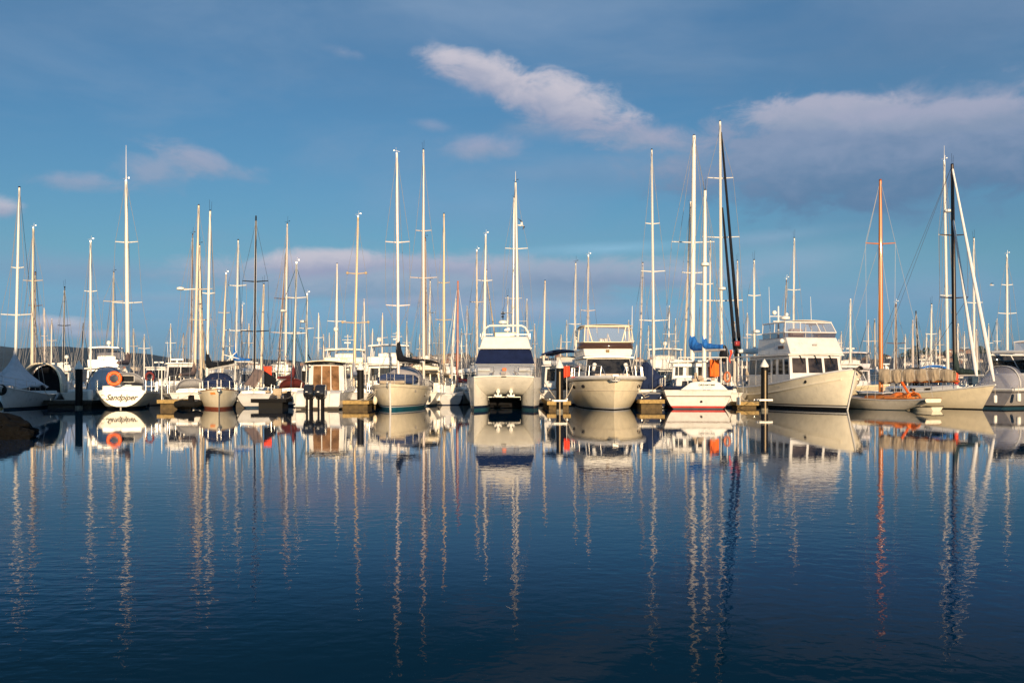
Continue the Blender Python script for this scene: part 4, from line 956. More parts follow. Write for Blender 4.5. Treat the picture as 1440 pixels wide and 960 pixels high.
# ---- cream sloop with teal boot top
def teal_sloop():
    L, B = 11.2, 3.75; rz = math.pi+R(-.5); loc = near_place(549, 61.5, rz, (0, L/2-.25, 0))
    root = thing('sailing_boat', 'cream sloop bow on with a bright stem and teal boot stripe', 'sailing boat', loc, rz, FRONT); m, inv = frame_of(rz, loc)
    H = Hull(L, B, 1.3, 1.42, 1.62, rb=.28, rs=.15, tw=.80, a_b=.44, a_s=.22, pw=2.6, qw=.9); H.build(root, [(.16, teal), (.22, gel), (.27, navy), (None, cream)], deckm, n=30, m=12)
    H.strake(root, M('buff_strake', (.5, .42, .32), .5), dz=-.18, r=.022, stern=False)
    MB().path([(0, H.y(1, z)+.02, z) for z in (-.2, .2, .6, 1.0, 1.4, 1.66)], .06, 8).build('stem', gel, root)
    text('CRUE', .17, inkg, root, (-1.16, H.y(.78, 1.2)+.06, 1.16), (R(90), 0, R(180-28)), squash=1.2, bold=.006)
    po = MB(); po.lathe([(.10, -.03), (.10, .05)], c=(-1.66, H.y(.55, .8), .86), n=14, axis='x'); po.build('portlight', glass, root)
    coachroof(root, H, .28, .74, .62, .42, cream, nwin=3)
    MB().prism([(-1.25, 1.62), (-1.32, 1.95), (-1.0, 2.2), (.7, 2.25), (1.1, 2.05), (1.2, 1.62)], 'y', .9, 3.0).build('deck_cover', M('royal_navy_canvas', (.015, .035, .11), .85, var=.12, bump=.3), root, bevel=.12)
    arch(root, 'sprayhood', [-3.6, -2.4, -1.2, -.2], 1.25, 1.5, 1.25, M('faded_grey_canvas', (.36, .33, .33), .9), pw=2.2, zoff=[(.98, -.3), (1, 0), (.98, -.12), (.85, -.9)])
    arch(root, 'hood_trim', [-2.46, -2.3], 1.28, 1.5, 1.27, navyc, pw=2.2, solid=.05)
    sd = MB(); sd.box((0, 4.25, 1.72), (1.6, .9, .22)); sd.build('folded_sail', M('dun_sailcloth', (.40, .33, .25), .9, var=.15, bump=.4), root, bevel=.1)
    H.rails(root, .5, .97, 6, bow=True, h=.62)
    an = MB(); an.box((.12, L/2+.0, 1.7), (.1, .6, .06)); an.path([(.12, L/2+.25, 1.66), (.12, L/2+.4, 1.5), (.12, L/2+.1, 1.38)], .035, 6); an.build('anchor', ss, root)
    D = loc.y-.9; base = V((wx(560.5, D), D, 1.9)); mk = D/FPX/2*.86
    mo, b, t, tips = mast_on(root, inv, base, (wx(558, D), D, wz(217, D)), 4.8*mk, 3.8*mk, M('pink_white_mast', (.78, .69, .66), .35), D, [(341, 17), (430, 17)])
    sail_cover(root, b, 180+38, 2.7, wz(506, D), blackc, r=.22, collar=1.15, rseed=3, droop=.15)
    bp = H.pt(.985, 1); bp.x = 0
    rigging(root, [(bp, t), ((0, -L/2, 1.3), t), (H.pt(.55, 1), tips[1][1]), (H.pt(.55, -1), tips[1][0]), (tips[1][0], tips[0][0]), (tips[1][1], tips[0][1]), (tips[0][0], t), (tips[0][1], t), (b+V((.1, .2, 0)), t)], .012, wire)
    rd = MB(); rd.tube((.78, 4.5, 1.6), (.78, 4.5, 3.4), .015, n=5); rd.build('boathook_staff', wirew, root)
teal_sloop()

# ---- power catamaran
def catamaran():
    L = 13.0; rz = math.pi+R(-.6); y1 = L/2
    loc = near_place(708.5, 60.5, rz, (0, y1, 0))
    root = thing('power_catamaran', 'big white power catamaran bow on with a navy windscreen and open tunnel', 'catamaran', loc, rz, FRONT)
    xs, xo, xi, zt, zr = 1.80, 2.30, 1.06, 2.02, .86         # stem, outer side, tunnel wall; deck edge, tunnel roof
    def part_cols():
        mb = MB(); N = 12; rows = []
        P = []
        for i in range(N+1):
            r = i/N; P.append((lerp(xs, xi, sstep(r)**.8), y1-.02-2.5*r**1.25, zt-.05-(zt-.05-zr)*math.sin(r*math.pi/2)**1.1))
        for x, y, z in P: rows.append([(x*(2*j/16-1), y+.18*(1-(2*j/16-1)**2)*(1-0), z+.06*(1-(2*j/16-1)**2)) for j in range(17)])
        for yy in (0, -L/2+.2): rows.append([(xi*(2*j/16-1), yy, zr) for j in range(17)])
        mb.grid(rows, 2)
        zc = [-.45, .0, .12, .28, .5]
        for sg in (1, -1):
            cols = []
            for x, y, z in P+[(xi, 0, zr), (xi, -L/2+.2, zr)]:
                zz = zc+[lerp(.5, z, k/5) for k in range(1, 6)]; cols.append([(sg*lerp(x-.10*(1-min(1, (q+.45)/1.2)), x, 1), y-.12*(1-min(1, max(0, q)/zt)), q) for q in zz])
            mi = []
            n = len(cols[0])
            for i in range(len(cols)-1): mi += [0, 0, 1] + [2]*(n-4)
            mb.grid(cols, mi)
        return mb
    mb = part_cols()
    N = 14; zl = [-.45, 0, .12, .28, .6, .95, 1.28, 1.36, 1.40, 1.7, zt]
    for sg in (1, -1):
        rows = []
        for i in range(N+1):
            u = i/N; y = y1-.02-(L-.3)*u**1.5; f = 1-(1-min(1, u**1.5*L/3.4))**2
            row = []
            for z in zl:
                x = lerp(xs, xo, f)-.16*f*(1-min(1, max(0, z)/1.3))+(.07*f if z >= 1.36 else 0); row.append((sg*x, y-.12*(1-min(1, max(0, z)/zt))*(1-u), z))
            rows.append(row)
        n = len(zl); mb.grid(rows, [k for i in range(N) for k in ([0, 0, 1]+[2]*(n-4))])
        mb.grid([[(sg*xi, -L/2+.2, z) for z in zl[:6]+[zr]], [(sg*xo*.97, -L/2+.28, z) for z in zl[:6]+[zr]]], 2)
    mb.add([(-xo, -L/2+.28, zr), (xo, -L/2+.28, zr), (xo, -L/2+.28, zt), (-xo, -L/2+.28, zt)], [(0, 1, 2, 3)], 2)
    mb.build('hull', [M('deep_teal_boot', (.012, .075, .11), .5, var=.1), navy, bgel], root, weld=True, angle=32)
    dk = MB(); rows = []
    for i in range(N+1):
        u = i/N; y = y1-.02-(L-.3)*u**1.5; f = 1-(1-min(1, u**1.5*L/3.4))**2; x = lerp(xs, xo, f)+.05*f
        rows.append([(x*(2*j/16-1), y+.18*(1-(2*j/16-1)**2)*(1-min(1, u*3)), zt+.003+.07*(1-(2*j/16-1)**2)) for j in range(17)])
    dk.grid(rows); dk.build('deck', deckm, root)
    MB().path([(xs*(2*j/16-1), y1+.0+.18*(1-(2*j/16-1)**2), zt+.0+.065*(1-(2*j/16-1)**2)) for j in range(17)], .05, 8).build('bow_rail_edge', bgel, root)
    # sloping coachroof with two hatches, windscreen, flybridge
    house(root, 'foredeck_trunk', (-3, y1-1.0), (-3, y1-3.4), (2.02, 1.66), (1.98, 1.90), zt-.02, 2.86, bgel, bevel=.12)
    for s_ in (-1, 1):
        MB().box((s_*1.28, y1-2.15, 2.52), (.78, .55, .05), rx=R(-19)).build('deck_hatch', bgel, root, bevel=.02)
        MB().box((s_*1.28, y1-2.42, 2.64), (.70, .06, .05), rx=R(-19)).build('hatch_dark_strip', smoke, root)  # thin dark strip along the aft edge of each hatch
    cab, F = house(root, 'cabin', (-L/2+1.2, y1-3.5), (-L/2+1.4, y1-4.5), (1.98, 1.92), (1.85, 1.66), 2.84, 3.86, bgel, bevel=.05)
    pane(cab, F['fore'], .005, .995, .03, .92, navyg, 'windscreen', off=.02); pane(cab, F['fore'], .02, .98, .925, .995, glass, 'windscreen_brow', off=.03)
    for c in ('left', 'right'): panes(cab, F[c], 3, .04, .96, .2, .85, .02, navyg)
    MB().path([V((1.72*(2*j/12-1), y1-4.38+.13*(1-(2*j/12-1)**2), 3.90)) for j in range(13)], .05, 8).build('brow_moulding', bgel, root)
    fb_, F2 = house(root, 'flybridge', (-L/2+2.2, y1-4.5), (-L/2+2.3, y1-5.1), (1.78, 1.68), (1.66, 1.46), 3.86, 4.68, bgel, bevel=.08)
    q = MB(); q.box((.05, y1-6.0, 4.82), (1.3, .6, .32)); q.box((-.62, y1-6.0, 4.95), (.14, .3, .14)); q.build('helm_console', cream, root, bevel=.06)
    ra = MB(); ya = y1-6.6; zt2 = wz(458, 67.2)
    ra.path([(-1.62, ya-.4, 4.6), (-1.52, ya-.2, 5.0), (-1.30, ya, zt2-.12), (-1.08, ya, zt2), (1.08, ya, zt2), (1.30, ya, zt2-.12), (1.52, ya-.2, 5.0), (1.62, ya-.4, 4.6)], .065, 8); ro = ra.build('radar_arch', bgel, root)
    rd = MB(); rd.lathe([(.22, 0), (.30, .04), (.30, .17), (.2, .24), (.03, .26)], c=(.18, ya, zt2+.12), n=18); rd.tube((.18, ya, zt2), (.18, ya, zt2+.14), .06); rd.build('radar_dome', plast, ro)
    tvd = MB(); tvd.path([(.18, ya, zt2+.38), (.18, ya, zt2+.95)], .03, 6); tvd.box((.18, ya, zt2+.8), (.28, .1, .06)); tvd.box((.2, ya, zt2+.6), (.16, .12, .1)); tvd.build('masthead_light', darkm, ro)
    wl = MB(); wl.path([(-.85, ya, zt2), (-.85, ya, zt2+.3), (-1.4, ya, zt2+.3)], .014, 5); wl.path([(-.35, ya, zt2), (-.35, ya, zt2+.12)], .03, 6); wl.build('wind_sensor', whitem, ro)
    sa = MB(); sa.path([(-.15, ya+.2, 4.85), (-.1, ya+.2, 5.05)], .03, 6); sa.lathe([(.02, 0), (.22, .05), (.24, .08)], c=(-.1, ya+.2, 5.05), n=14); sa.box((-.1, ya+.2, 5.2), (.36, .05, .16), ry=R(20)); sa.build('dish_aerial', plast, root)
    fr = MB()
    for s_ in (-1, 1): fr.path([(s_*1.62, y1-5.0, 4.66), (s_*1.62, y1-5.0, 4.86), (s_*1.68, ya, 4.88), (s_*1.68, -L/2+2.6, 4.86)], .02, 6)
    fr.path([(-1.5, y1-5.05, 4.66), (-1.5, y1-5.05, 4.82), (-.4, y1-5.05, 4.82)], .018, 6); fr.path([(1.5, y1-5.05, 4.66), (1.5, y1-5.05, 4.82), (.8, y1-5.05, 4.82)], .018, 6); fr.build('flybridge_rail', ss, root)
    rl = MB()
    for s_ in (-1, 1):
        top = [(s_*(.62), y1-.25, zt+.62), (s_*1.6, y1-.3, zt+.62), (s_*2.14, y1-2.4, zt+.6), (s_*2.26, y1-5, zt+.55)]
        rl.path(top, .018, 6)
        for p in top: rl.tube((p[0], p[1], zt), p, .016, n=5)
        rl.path([(p[0], p[1], p[2]-.3) for p in top], .011, 5)
    rl.build('guard_rail', ss, root)
    an = MB()
    for x in (-.42, .36): 
        an.path([(x, y1-.95, 1.16), (x, y1-.55, 1.16)], .12, 8); an.path([(x-.20, y1-.45, .94), (x-.12, y1-.40, .86), (x+.12, y1-.40, .86), (x+.20, y1-.45, .94)], .07, 8); an.tube((x, y1-.46, 1.3), (x, y1-.42, .9), .06)
    an.build('anchor', plast, root)
    br = MB(); br.path([(-1.0, y1-1.9, .62), (-1.0, y1-1.6, .80), (1.0, y1-1.6, .80), (1.0, y1-1.9, .62)], .03, 6); br.build('tunnel_brace', plast, root)
    MB().box((0, .4, .45), (2.08, .04, .8)).build('painted_tunnel_shade', black, root)  # black sheet added to imitate the shade deep in the open tunnel
    wn = MB(); wn.box((.05, y1-1.3, 2.30), (.3, .4, .2)); wn.path([(-.75, y1-1.0, 2.12), (-.6, y1-1.0, 2.42)], .04, 6); wn.path([(.75, y1-1.0, 2.12), (.6, y1-1.0, 2.42)], .04, 6); wn.path([(-.9, y1-1.0, 2.2), (-.6, y1-1.0, 2.38)], .03, 6); wn.path([(.9, y1-1.0, 2.2), (.6, y1-1.0, 2.38)], .03, 6); wn.build('mooring_bitts', M('bitts_grey', (.2, .18, .18), .5), root)
    MB().box((.0, y1-1.62, 2.50), (.26, .26, .18)).build('windlass_cover', ringo, root, bevel=.04)
    MB().box((0, y1+.17, zt+.03), (.3, .12, .06)).build('bow_roller', darkm, root)
catamaran()

# ---- planing motor yacht with bow rails
def bow_rail_yacht():
    L, B = 13.2, 4.75
    root, H, m, inv, F = cruiser('white motor yacht bow on with cream bow, steel bow rails and black windscreen', 864, 61.6, 'b', -.3, L, B, (1.86, 3.28, 3.92, None), hullc=cream, boot=black, band=gel, fs=1.75, fm=1.95, fb=2.05, rb=.8, cab=(-.36, .22), fly=(-.30, .13), group=FRONT, rails=False, cabmat=bgel, tw=.94, ab=.46, pw=3.2, a_s=.18, winn=1)
    w = B*.40
    H.strake(root, gel, dz=-.03, r=.13, name='gunwale'); H.strake(root, darkm, dz=-.22, r=.025, name='rub_line'); H.strake(root, M('buff_strake2', (.60, .52, .40), .4), dz=-.85, r=.02, name='spray_rail', t0=.3)
    sp = MB(); sp.box((0, .30*L, 2.12), (2.2, 1.7, .26)); sp.build('sunpad', M('beige_cushion', (.55, .45, .36), .9), root, bevel=.08)
    fa, ff = -.30*L, .13*L; zf = 3.92
    # tinted flybridge wind deflector and clear enclosure on a tube frame
    pts0 = [(-w*1.02, -.4), (-w*1.0, ff-1.6), (-w*.82, ff-.42), (w*.82, ff-.42), (w*1.0, ff-1.6), (w*1.02, -.4)]
    r0 = [V((x*.97, y, zf-.02)) for x, y in pts0]; r1 = [V((x*.98, y-.12, zf+.44)) for x, y in pts0]
    MB().grid([r0, r1]).build('wind_deflector', bglass, root, solid=.012, angle=20)
    MB().path(r1, .035, 8).build('deflector_rail', cream, root)
    r2 = [V((x*.93, y-.35, 5.42 if abs(x) < w*.9 else 5.25)) for x, y in pts0]
    MB().grid([r1, r2]).build('clear_enclosure', vinyl, root, angle=20)
    fr = MB(); fr.path(r2, .055, 8)
    for i in (1, 2, 3, 4): fr.tube(r1[i], r2[i], .035, n=6)
    a, b = r1[2].lerp(r1[3], .18), r2[2].lerp(r2[3], .06); fr.tube(a, b, .035, n=6); a, b = r1[2].lerp(r1[3], .82), r2[2].lerp(r2[3], .94); fr.tube(a, b, .035, n=6)
    for x in (-.35, .3): fr.tube(r2[2].lerp(r2[3], .5)+V((x*2.2, 0, 0)), r2[2].lerp(r2[3], .5)+V((x*2.2, 0, -.45)), .02, n=5)
    for s_ in (-1, 1): fr.tube((s_*w*.95, fa+.4, zf-.1), (s_*w*.9, fa+.3, 5.3), .04, n=6); fr.path([r2[0 if s_ < 0 else 5], (s_*w*.9, fa+.3, 5.36)], .045, 6)
    fr.build('enclosure_frame', cream, root)
    tp = MB(); tp.grid([[V((x*.99, y, 5.44+.12*(1-(x/w)**2))) for x in [w*.93*(2*j/8-1) for j in range(9)]] for y in (fa+.3, 0, ff-.85)]); tp.build('canvas_top', M('ivory_canvas', (.62, .56, .46), .9), root, solid=.02, angle=60)
    hs = MB(); hs.box((.1, ff-2.2, zf+.30), (.6, .5, .9)); hs.box((.5, ff-1.0, zf+.2), (.5, .4, .5)); hs.build('helm_console', gel, root, bevel=.08); MB().path([(-.25, ff-.9, zf+.45), (-.05, ff-.8, zf+1.0), (.0, ff-.75, zf+.5)], .05, 6).build('flybridge_fitting', plast, root)
    MB().box((0, .13*L-.17, 3.70), (.22, .06, .30), rx=R(-29)).build('horn_plate', M('bronze_badge', (.35, .24, .12), .4, metal=.4), root)
    MB().tube((-w*1.04, fa+2, zf-.3), (-w*1.08, fa+1.7, 7.0), .03, .012, 6).build('aerial', whitem, root); MB().tube((w*1.0, fa+2, zf-.3), (w*1.02, fa+1.7, 6.6), .028, .012, 6).build('aerial', whitem, root)
    # bow rails in two separate loops
    rl = MB()
    for s_ in (-1, 1):
        top = [H.pt(t, s_, inset=.12)+V((0, 0, .72)) for t in (.45, .56, .66, .76, .86)]+[H.pt(.93, s_, inset=.16)+V((0, 0, .68))]
        rl.path([top[0]-V((0, .5, .6))]+top+[H.pt(.955, s_, inset=.1)+V((0, .05, .05))], .024, 7)
        for p, t in zip(top, (.45, .56, .66, .76, .86, .93)): rl.tube(H.pt(t, s_, inset=.06)+V((0, .1, 0)), p, .018, n=6)
        rl.path([p-V((0, 0, .36)) for p in top], .012, 5)
    rl.build('bow_rail', ss, root)
    an = MB(); y_ = H.y(1, 2.0); an.box((0, y_-.1, 2.12), (.34, .7, .10)); an.path([(0, y_+.1, 2.1), (0, y_+.3, 1.95), (0, y_+.26, 1.75)], .05, 6); an.path([(-.3, y_+.12, 1.9), (-.2, y_+.22, 1.8), (.2, y_+.22, 1.8), (.3, y_+.12, 1.9)], .06, 6); an.build('anchor', M('galvanised_anchor', (.45, .44, .42), .4, metal=.5), root)
    for s_, t, z in ((1, .80, 1.45), (-1, .80, 1.45), (1, .62, 1.38)):
        p = H.pt(t, s_, z=z); q = MB(); q.ball(p, .12, (1.2, 1.6, 1)); q.build('porthole', darkm, root)
    for x, t in ((-1.0, .70), (1.0, .72)):
        f = MB(); f.path([(x*1.1, H.y(t, 1.5)+.9, 2.48), (x*1.0, H.y(t, 1.5)+.6, 2.86)], [.10, .14], 10); f.build('stowed_fender', plast, root)
bow_rail_yacht()

# ---- ketch seen from astern
def ketch():
    L, B = 13.2, 4.85; rz = R(-7); loc = near_place(982, 63.6, rz, (0, -L/2, 0))
    root = thing('ketch', 'white canoe sterned ketch with red waterline and bright blue sail covers', 'ketch', loc, rz, FRONT); m, inv = frame_of(rz, loc)
    H = Hull(L, B, 1.22, 1.2, 1.9, rb=1.6, rs=.28, tw=.88, tm=.40, d=.6, ds=.28, a_s=.20, a_b=.8)
    yo = H.y
    H.build(root, [(.07, dteal), (.20, red), (None, gel)], deckm, n=30, m=12)
    H.strake(root, bronz, dz=-.40, r=.032)
    mb = MB()
    for s_ in (-1, 1):
        r0 = [H.pt(t, s_, inset=.02) for t in [i/20 for i in range(20)]]; r1 = [p+V((s_*.03, 0, .26)) for p in r0]; mb.grid([r0, r1])
    a, b = H.pt(0, -1, inset=.02), H.pt(0, 1, inset=.02); mb.grid([[a, b], [a+V((0, 0, .26)), b+V((0, 0, .26))]]); mb.build('bulwark', navy, root, solid=.05)
    cr = MB()
    for s_ in (-1, 1): cr.path([H.pt(t, s_, inset=.0)+V((0, 0, .29)) for t in [i/20 for i in range(2, 20)]], .05, 6)
    cr.build('capping_rail', teak, root)
    yy = H.y(0, 1.3); pl = [(-1.5, 1.20), (1.5, 1.20), (1.0, 1.68), (.8, 1.74), (-.6, 1.74), (-.85, 1.68)]
    MB().prism([(x+.35, z) for x, z in pl], 'y', yy-.14, yy+.12).build('transom_board', gel, root, bevel=.03)
    text('DREAMTIME', .165, ink, root, (.52, yy-.15, 1.53), (R(90), 0, 0), squash=1.15, bold=.004)
    for k_, (x0, x1, z_) in enumerate(((.20, .34, 1.36), (.40, .86, 1.37), (.28, .46, 1.22), (.54, .74, 1.22))): MB().box(((x0+x1)/2, yy-.145, z_), (x1-x0, .008, .035)).build('faded_small_lettering', inkg, root)
    ex = MB(); ex.lathe([(.075, -.06), (.075, .1)], c=(.2, H.y(0, .55)-.02, .48), n=12, axis='y'); ex.build('exhaust', black, root)
    ac, F = house(root, 'aft_cabin', (-L/2+1.4, -1.6), (-L/2+1.6, -1.7), (1.45, 1.5), (1.3, 1.35), 1.2, 1.98, gel, bevel=.08)
    panes(ac, F['aft'], 2, .15, .85, .3, .75, .2, glass)
    wh, F = house(root, 'wheelhouse', (-1.7, 1.6), (-1.6, 1.2), (1.55, 1.35), (1.42, 1.25), 1.3, 3.02, gel, bevel=.08)
    panes(wh, F['aft'], 3, .07, .78, .50, .84, .08, glass); pane(wh, F['aft'], .83, .97, .1, .84, teak, 'companion_door')
    for c in ('left', 'right'): panes(wh, F[c], 3, .08, .92, .45, .84, .06, glass)
    slab(root, 'wheelhouse_roof', -1.95, 1.5, 1.6, 3.03, .08, gel, crown=.07)
    cl = MB(); n = 8; y_ = -2.3
    cl.grid([[(1.02+.62*i/n, y_-.04*math.sin(i*1.7), 3.22-1.15*j/8+.03*math.sin(i)) for i in range(n+1)] for j in range(9)]); cl.build('hanging_cloth', orange, root, solid=.015)
    MB().path([(.98, y_, 3.25), (1.75, y_, 3.25)], .02, 6).build('cloth_pole', wirew, root)
    D1, D2 = loc.y+1.4, loc.y-3.6
    k1, k2 = D1/FPX/2, D2/FPX/2
    mo, b, t, tips = mast_on(root, inv, (wx(973, D1), D1, 1.9), (wx(976, D1), D1, wz(191, D1)), 7.2*k1, 5*k1, whitem, D1, [(341, 30), (384, 16)])
    sail_cover(root, b, 34, 3.4, wz(491, D1), blue, r=.30, collar=.8, rseed=5, droop=.0)
    m2, b2, t2, tips2 = mast_on(root, inv, (wx(990, D2), D2, 1.9), (wx(991.5, D2), D2, wz(268, D2)), 6.2*k2, 4.4*k2, whitem, D2, [(400, 12)], radar=(372, 0), name='mizzen_mast')
    sail_cover(root, b2, 48, 1.45, wz(488.5, D2), blue, r=.22, collar=.72, rseed=6)
    bp = H.pt(.985, 1); bp.x = 0
    rigging(root, [(bp, t), (t, t2), (H.pt(.6, 1), tips[0][1]), (H.pt(.6, -1), tips[0][0]), (tips[0][0], t), (tips[0][1], t), (H.pt(.5, 1), t), (H.pt(.5, -1), t), (H.pt(.25, 1), tips2[0][1]), (H.pt(.25, -1), tips2[0][0]), (tips2[0][0], t2), (tips2[0][1], t2), (H.pt(.02, 1), t2), (H.pt(.02, -1), t2)], .013, wire)
    H.rails(root, .0, .9, 8, h=.85, bow=True, stern=True, inset=.05, r=.018)
    bg = MB(); bg.lathe([(.05, 0), (.28, .15), (.33, .5), (.22, .9), (.06, 1.12)], c=(1.9, -3.2, 3.05), n=12); bg.build('furled_awning', blackc, root)
    pf = MB(); 
    for x in (-1.2, -.6, 1.5, 1.9): pf.tube((x, -L/2+1.0, 1.2), (x, -L/2+1.1, 3.3), .025, n=6)
    pf.path([(-1.2, -L/2+1.1, 3.3), (1.9, -L/2+1.1, 3.3)], .03, 6); pf.build('stern_gantry', plast, root)
    rnd = random.Random(2)
    for _ in range(10): MB().box((rnd.uniform(-1.3, 2.1), -L/2+rnd.uniform(.6, 1.2), rnd.uniform(1.45, 2.2)), (rnd.uniform(.1, .3), rnd.uniform(.1, .3), rnd.uniform(.15, .4))).build('deck_stowage', M('tan_deck_gear', (.42, .33, .24), .8, var=.2), root, bevel=.03)
    o = MB(); o.path([(.24*math.cos(2*math.pi*i/20), 0, .30*math.sin(2*math.pi*i/20)) for i in range(20)], .07, 8, close=True); lb = o.build('lifebuoy', M('faded_orange', (.75, .25, .12), .6)); lb.location = P3(1022.5, 530, 63.8); lb.rotation_euler = (0, 0, R(-60)); tag(lb, 'faded orange lifebuoy on the right stern rail of the ketch', 'life ring')
    fl = MB(); fl.grid([[(.05*math.sin(j*.9)+.16*i/4*(1-j/10), .04*math.sin(i+j), -.85*j/8) for i in range(5)] for j in range(9)]); fo = fl.build('small_flag', flame, solid=.01); fo.location = P3(1026, 492, 64.5); tag(fo, 'narrow red orange flag hanging behind the ketch stern', 'flag')
ketch()

# ---- trawler yacht
def trawler():
    L, B = 13.0, 4.6; rz = math.pi+R(12.5); loc = near_place(1199.5, 60.6, rz, (0, L/2-.3, 0))
    root = thing('trawler_yacht', 'cream and white trawler yacht with a tall flybridge turned three quarters to us', 'motor yacht', loc, rz, FRONT)
    H = Hull(L, B, 1.4, 1.55, 2.5, rb=.95, rs=.1, tw=.88, tm=.45, d=.7, ds=.3, a_s=.26, a_b=.62, pw=3.2, qw=.8)
    H.build(root, [(.06, black), (.16, black), (.24, gel), (.30, black), (None, ivory)], deckm, n=34, m=12, bulwark=.5)
    H.strake(root, ivory, dz=-.52, r=.06, t1=.965); H.strake(root, gel, dz=.0, r=.06, name='capping_rail')
    MB().path([(0, H.y(1, z)+.03, z) for z in (0, .5, 1.0, 1.5, 2.0, 2.5)], .05, 8).build('stem', gel, root)
    text('CRUISE', .19, inkg, root, (2.08, H.y(.62, 1.4), 1.42), (R(90), 0, R(180-70)), squash=1.1, bold=.003)
    w = 1.86; yf = L/2-4.5
    ph, F = house(root, 'pilothouse', (-L/2+2.4, yf), (-L/2+2.6, yf-.35), (w+.06, w), (w, w-.08), 1.35, 3.42, gel, bevel=.04)
    panes(ph, F['fore'], 3, .05, .95, .46, .93, .045, M('wheelhouse_glass', (.055, .042, .035), .05, var=.45, scale=1.3, coat=.5), bevel=0)
    for c in ('right', 'left'):
        cc = F[c]
        for u0, u1 in ((.02, .17), (.2, .34), (.38, .55), (.6, .68), (.74, .84), (.88, .97)):
            uu = (u0, u1) if c == 'right' else (1-u1, 1-u0); pane(ph, cc, *uu, .42, .9, glass)
    for x in (-1.05, 0, 1.05): q = MB(); q.path([(x+.08, yf-.30, 3.46), (x, yf-.26, 3.38), (x-.16, yf-.12, 2.9)], .028, 5); q.build('wiper', black, root)
    slab(root, 'boat_deck', -L/2+.5, yf-.1, w+.42, 3.43, .09, gel, crown=.04, wf=w+.12)
    fb_, F2 = house(root, 'flybridge', (-L/2+3.8, yf+.02), (-L/2+3.9, yf-.75), (w+.0, w+.02), (w-.05, w-.06), 3.53, 4.62, gel, bevel=.05)
    MB().box((0, yf-.33, 4.1), (.30, .05, .14), rx=R(-34)).build('horn_badge', M('badge_grey', (.4, .38, .36), .4), root); 
    pts0 = [(-w, -L/2+4.6), (-w*1.0, yf-2.2), (-w*.96, yf-.9), (w*.96, yf-.9), (w*1.0, yf-2.2), (w, -L/2+4.6)]
    a0 = [V((x, y, 4.58)) for x, y in pts0]; a1 = [V((x*1.03, y+.06, 4.95)) for x, y in pts0]; a2 = [V((x*.92, y-.25, 5.62)) for x, y in pts0]
    MB().grid([a0, a1]).build('smoked_windbreak', smoke, root, angle=20); MB().path(a1, .04, 8).build('windbreak_rail', gel, root)
    MB().grid([a1, a2]).build('clear_enclosure', vinyl, root, angle=20)
    fr = MB(); fr.path(a2, .05, 8)
    for i in range(6): fr.tube(a1[i], a2[i], .035, n=6)
    for f in (.3, .7): fr.tube(a1[2].lerp(a1[3], f), a2[2].lerp(a2[3], f+(.03 if f < .5 else -.03)), .03, n=6)
    fr.build('enclosure_frame', gel, root)
    tp = MB(); tp.grid([[V((x, y, 5.64+.14*(1-(x/w)**2))) for x in [w*.92*(2*j/8-1) for j in range(9)]] for y in (-L/2+4.4, -1, yf-1.15)]); tp.build('canvas_top', M('pale_canvas_top', (.66, .62, .56), .9), root, solid=.02, angle=60)
    hs = MB(); hs.box((.3, yf-2.3, 4.7), (.9, .5, 1.1)); hs.box((-.5, yf-3.4, 4.6), (.6, .6, 1.0)); hs.build('helm_seat', M('mauve_grey_vinyl', (.24, .2, .22), .7), root, bevel=.1)
    ms = MB(); mx, my = .5, -L/2+4.2; ms.path([(mx, my, 3.5), (mx, my, 6.9)], [.09, .05], 8); ms.tube((mx-.7, my, 6.2), (mx+.7, my, 6.2), .03); ms.tube((mx-.5, my, 5.85), (mx+.4, my, 5.85), .05); ms.build('signal_mast', whitem, root)
    rd = MB(); rd.lathe([(.2, 0), (.32, .05), (.33, .18), (.2, .27), (.03, .3)], c=(mx-.35, my+.3, 5.95), n=16); rd.build('radar_dome', plast, root); rd = MB(); rd.ball((mx+.3, my, 6.45), .16); rd.ball((mx-.62, my, 6.34), .12); rd.build('satellite_dome', plast, root)
    for x, y, h in ((1.2, -L/2+4.4, 3.6), (-1.3, -1, 2.9)): MB().tube((x, y, 4.6), (x, y-.2, 4.6+h), .028, .012, 6).build('aerial', whitem, root)
    nb = MB(); nb.box((w+.01, yf-1.3, 3.98), (.04, .75, .20)); nb.build('nameboard', M('dark_wood_board', (.10, .06, .05), .5), root); lg = MB(); lg.ball((w+.1, yf-1.0, 4.38), .16); lg.build('searchlight', plast, root)
    H.rails(root, .08, .52, 5, h=.75, inset=.05, name='side_rail', r=.02)
    hw = MB()
    for s_ in (1, -1): hw.lathe([(.10, -.04), (.13, 0), (.10, .05)], c=(s_*(H.half(.80, 1.72)+.0), H.y(.80, 1.72), 1.75), n=12, axis='x')
    hw.build('hawse_pipe', darkm, root)
    an = MB(); an.box((0, L/2-.35, 2.52), (.34, 1.0, .10)); an.path([(0, L/2+.1, 2.5), (-.05, L/2+.25, 2.34), (-.32, L/2+.1, 2.2)], .06, 6); an.build('anchor', M('dark_anchor', (.06, .05, .05), .5), root)
    MB().path([(-.28, L/2-.2, 2.50), (-.6, L/2-.5, 2.6), (-.95, L/2-.95, 2.56)], .12, 8).build('bow_chock', black, root)

    for y in (-L/2+.8, -L/2+1.9):
        for s_ in (1, -1): MB().tube((s_*(w+.25), y, 1.3), (s_*(w+.22), y, 3.45), .045, n=6).build('deck_post', gel, root)
    # inflatable on the boat deck
    p = P3(1057, 494, 72.5); t = thing('inflatable_dinghy', 'white inflatable dinghy with a red topped outboard on the trawler boat deck', 'dinghy', p, R(-70))
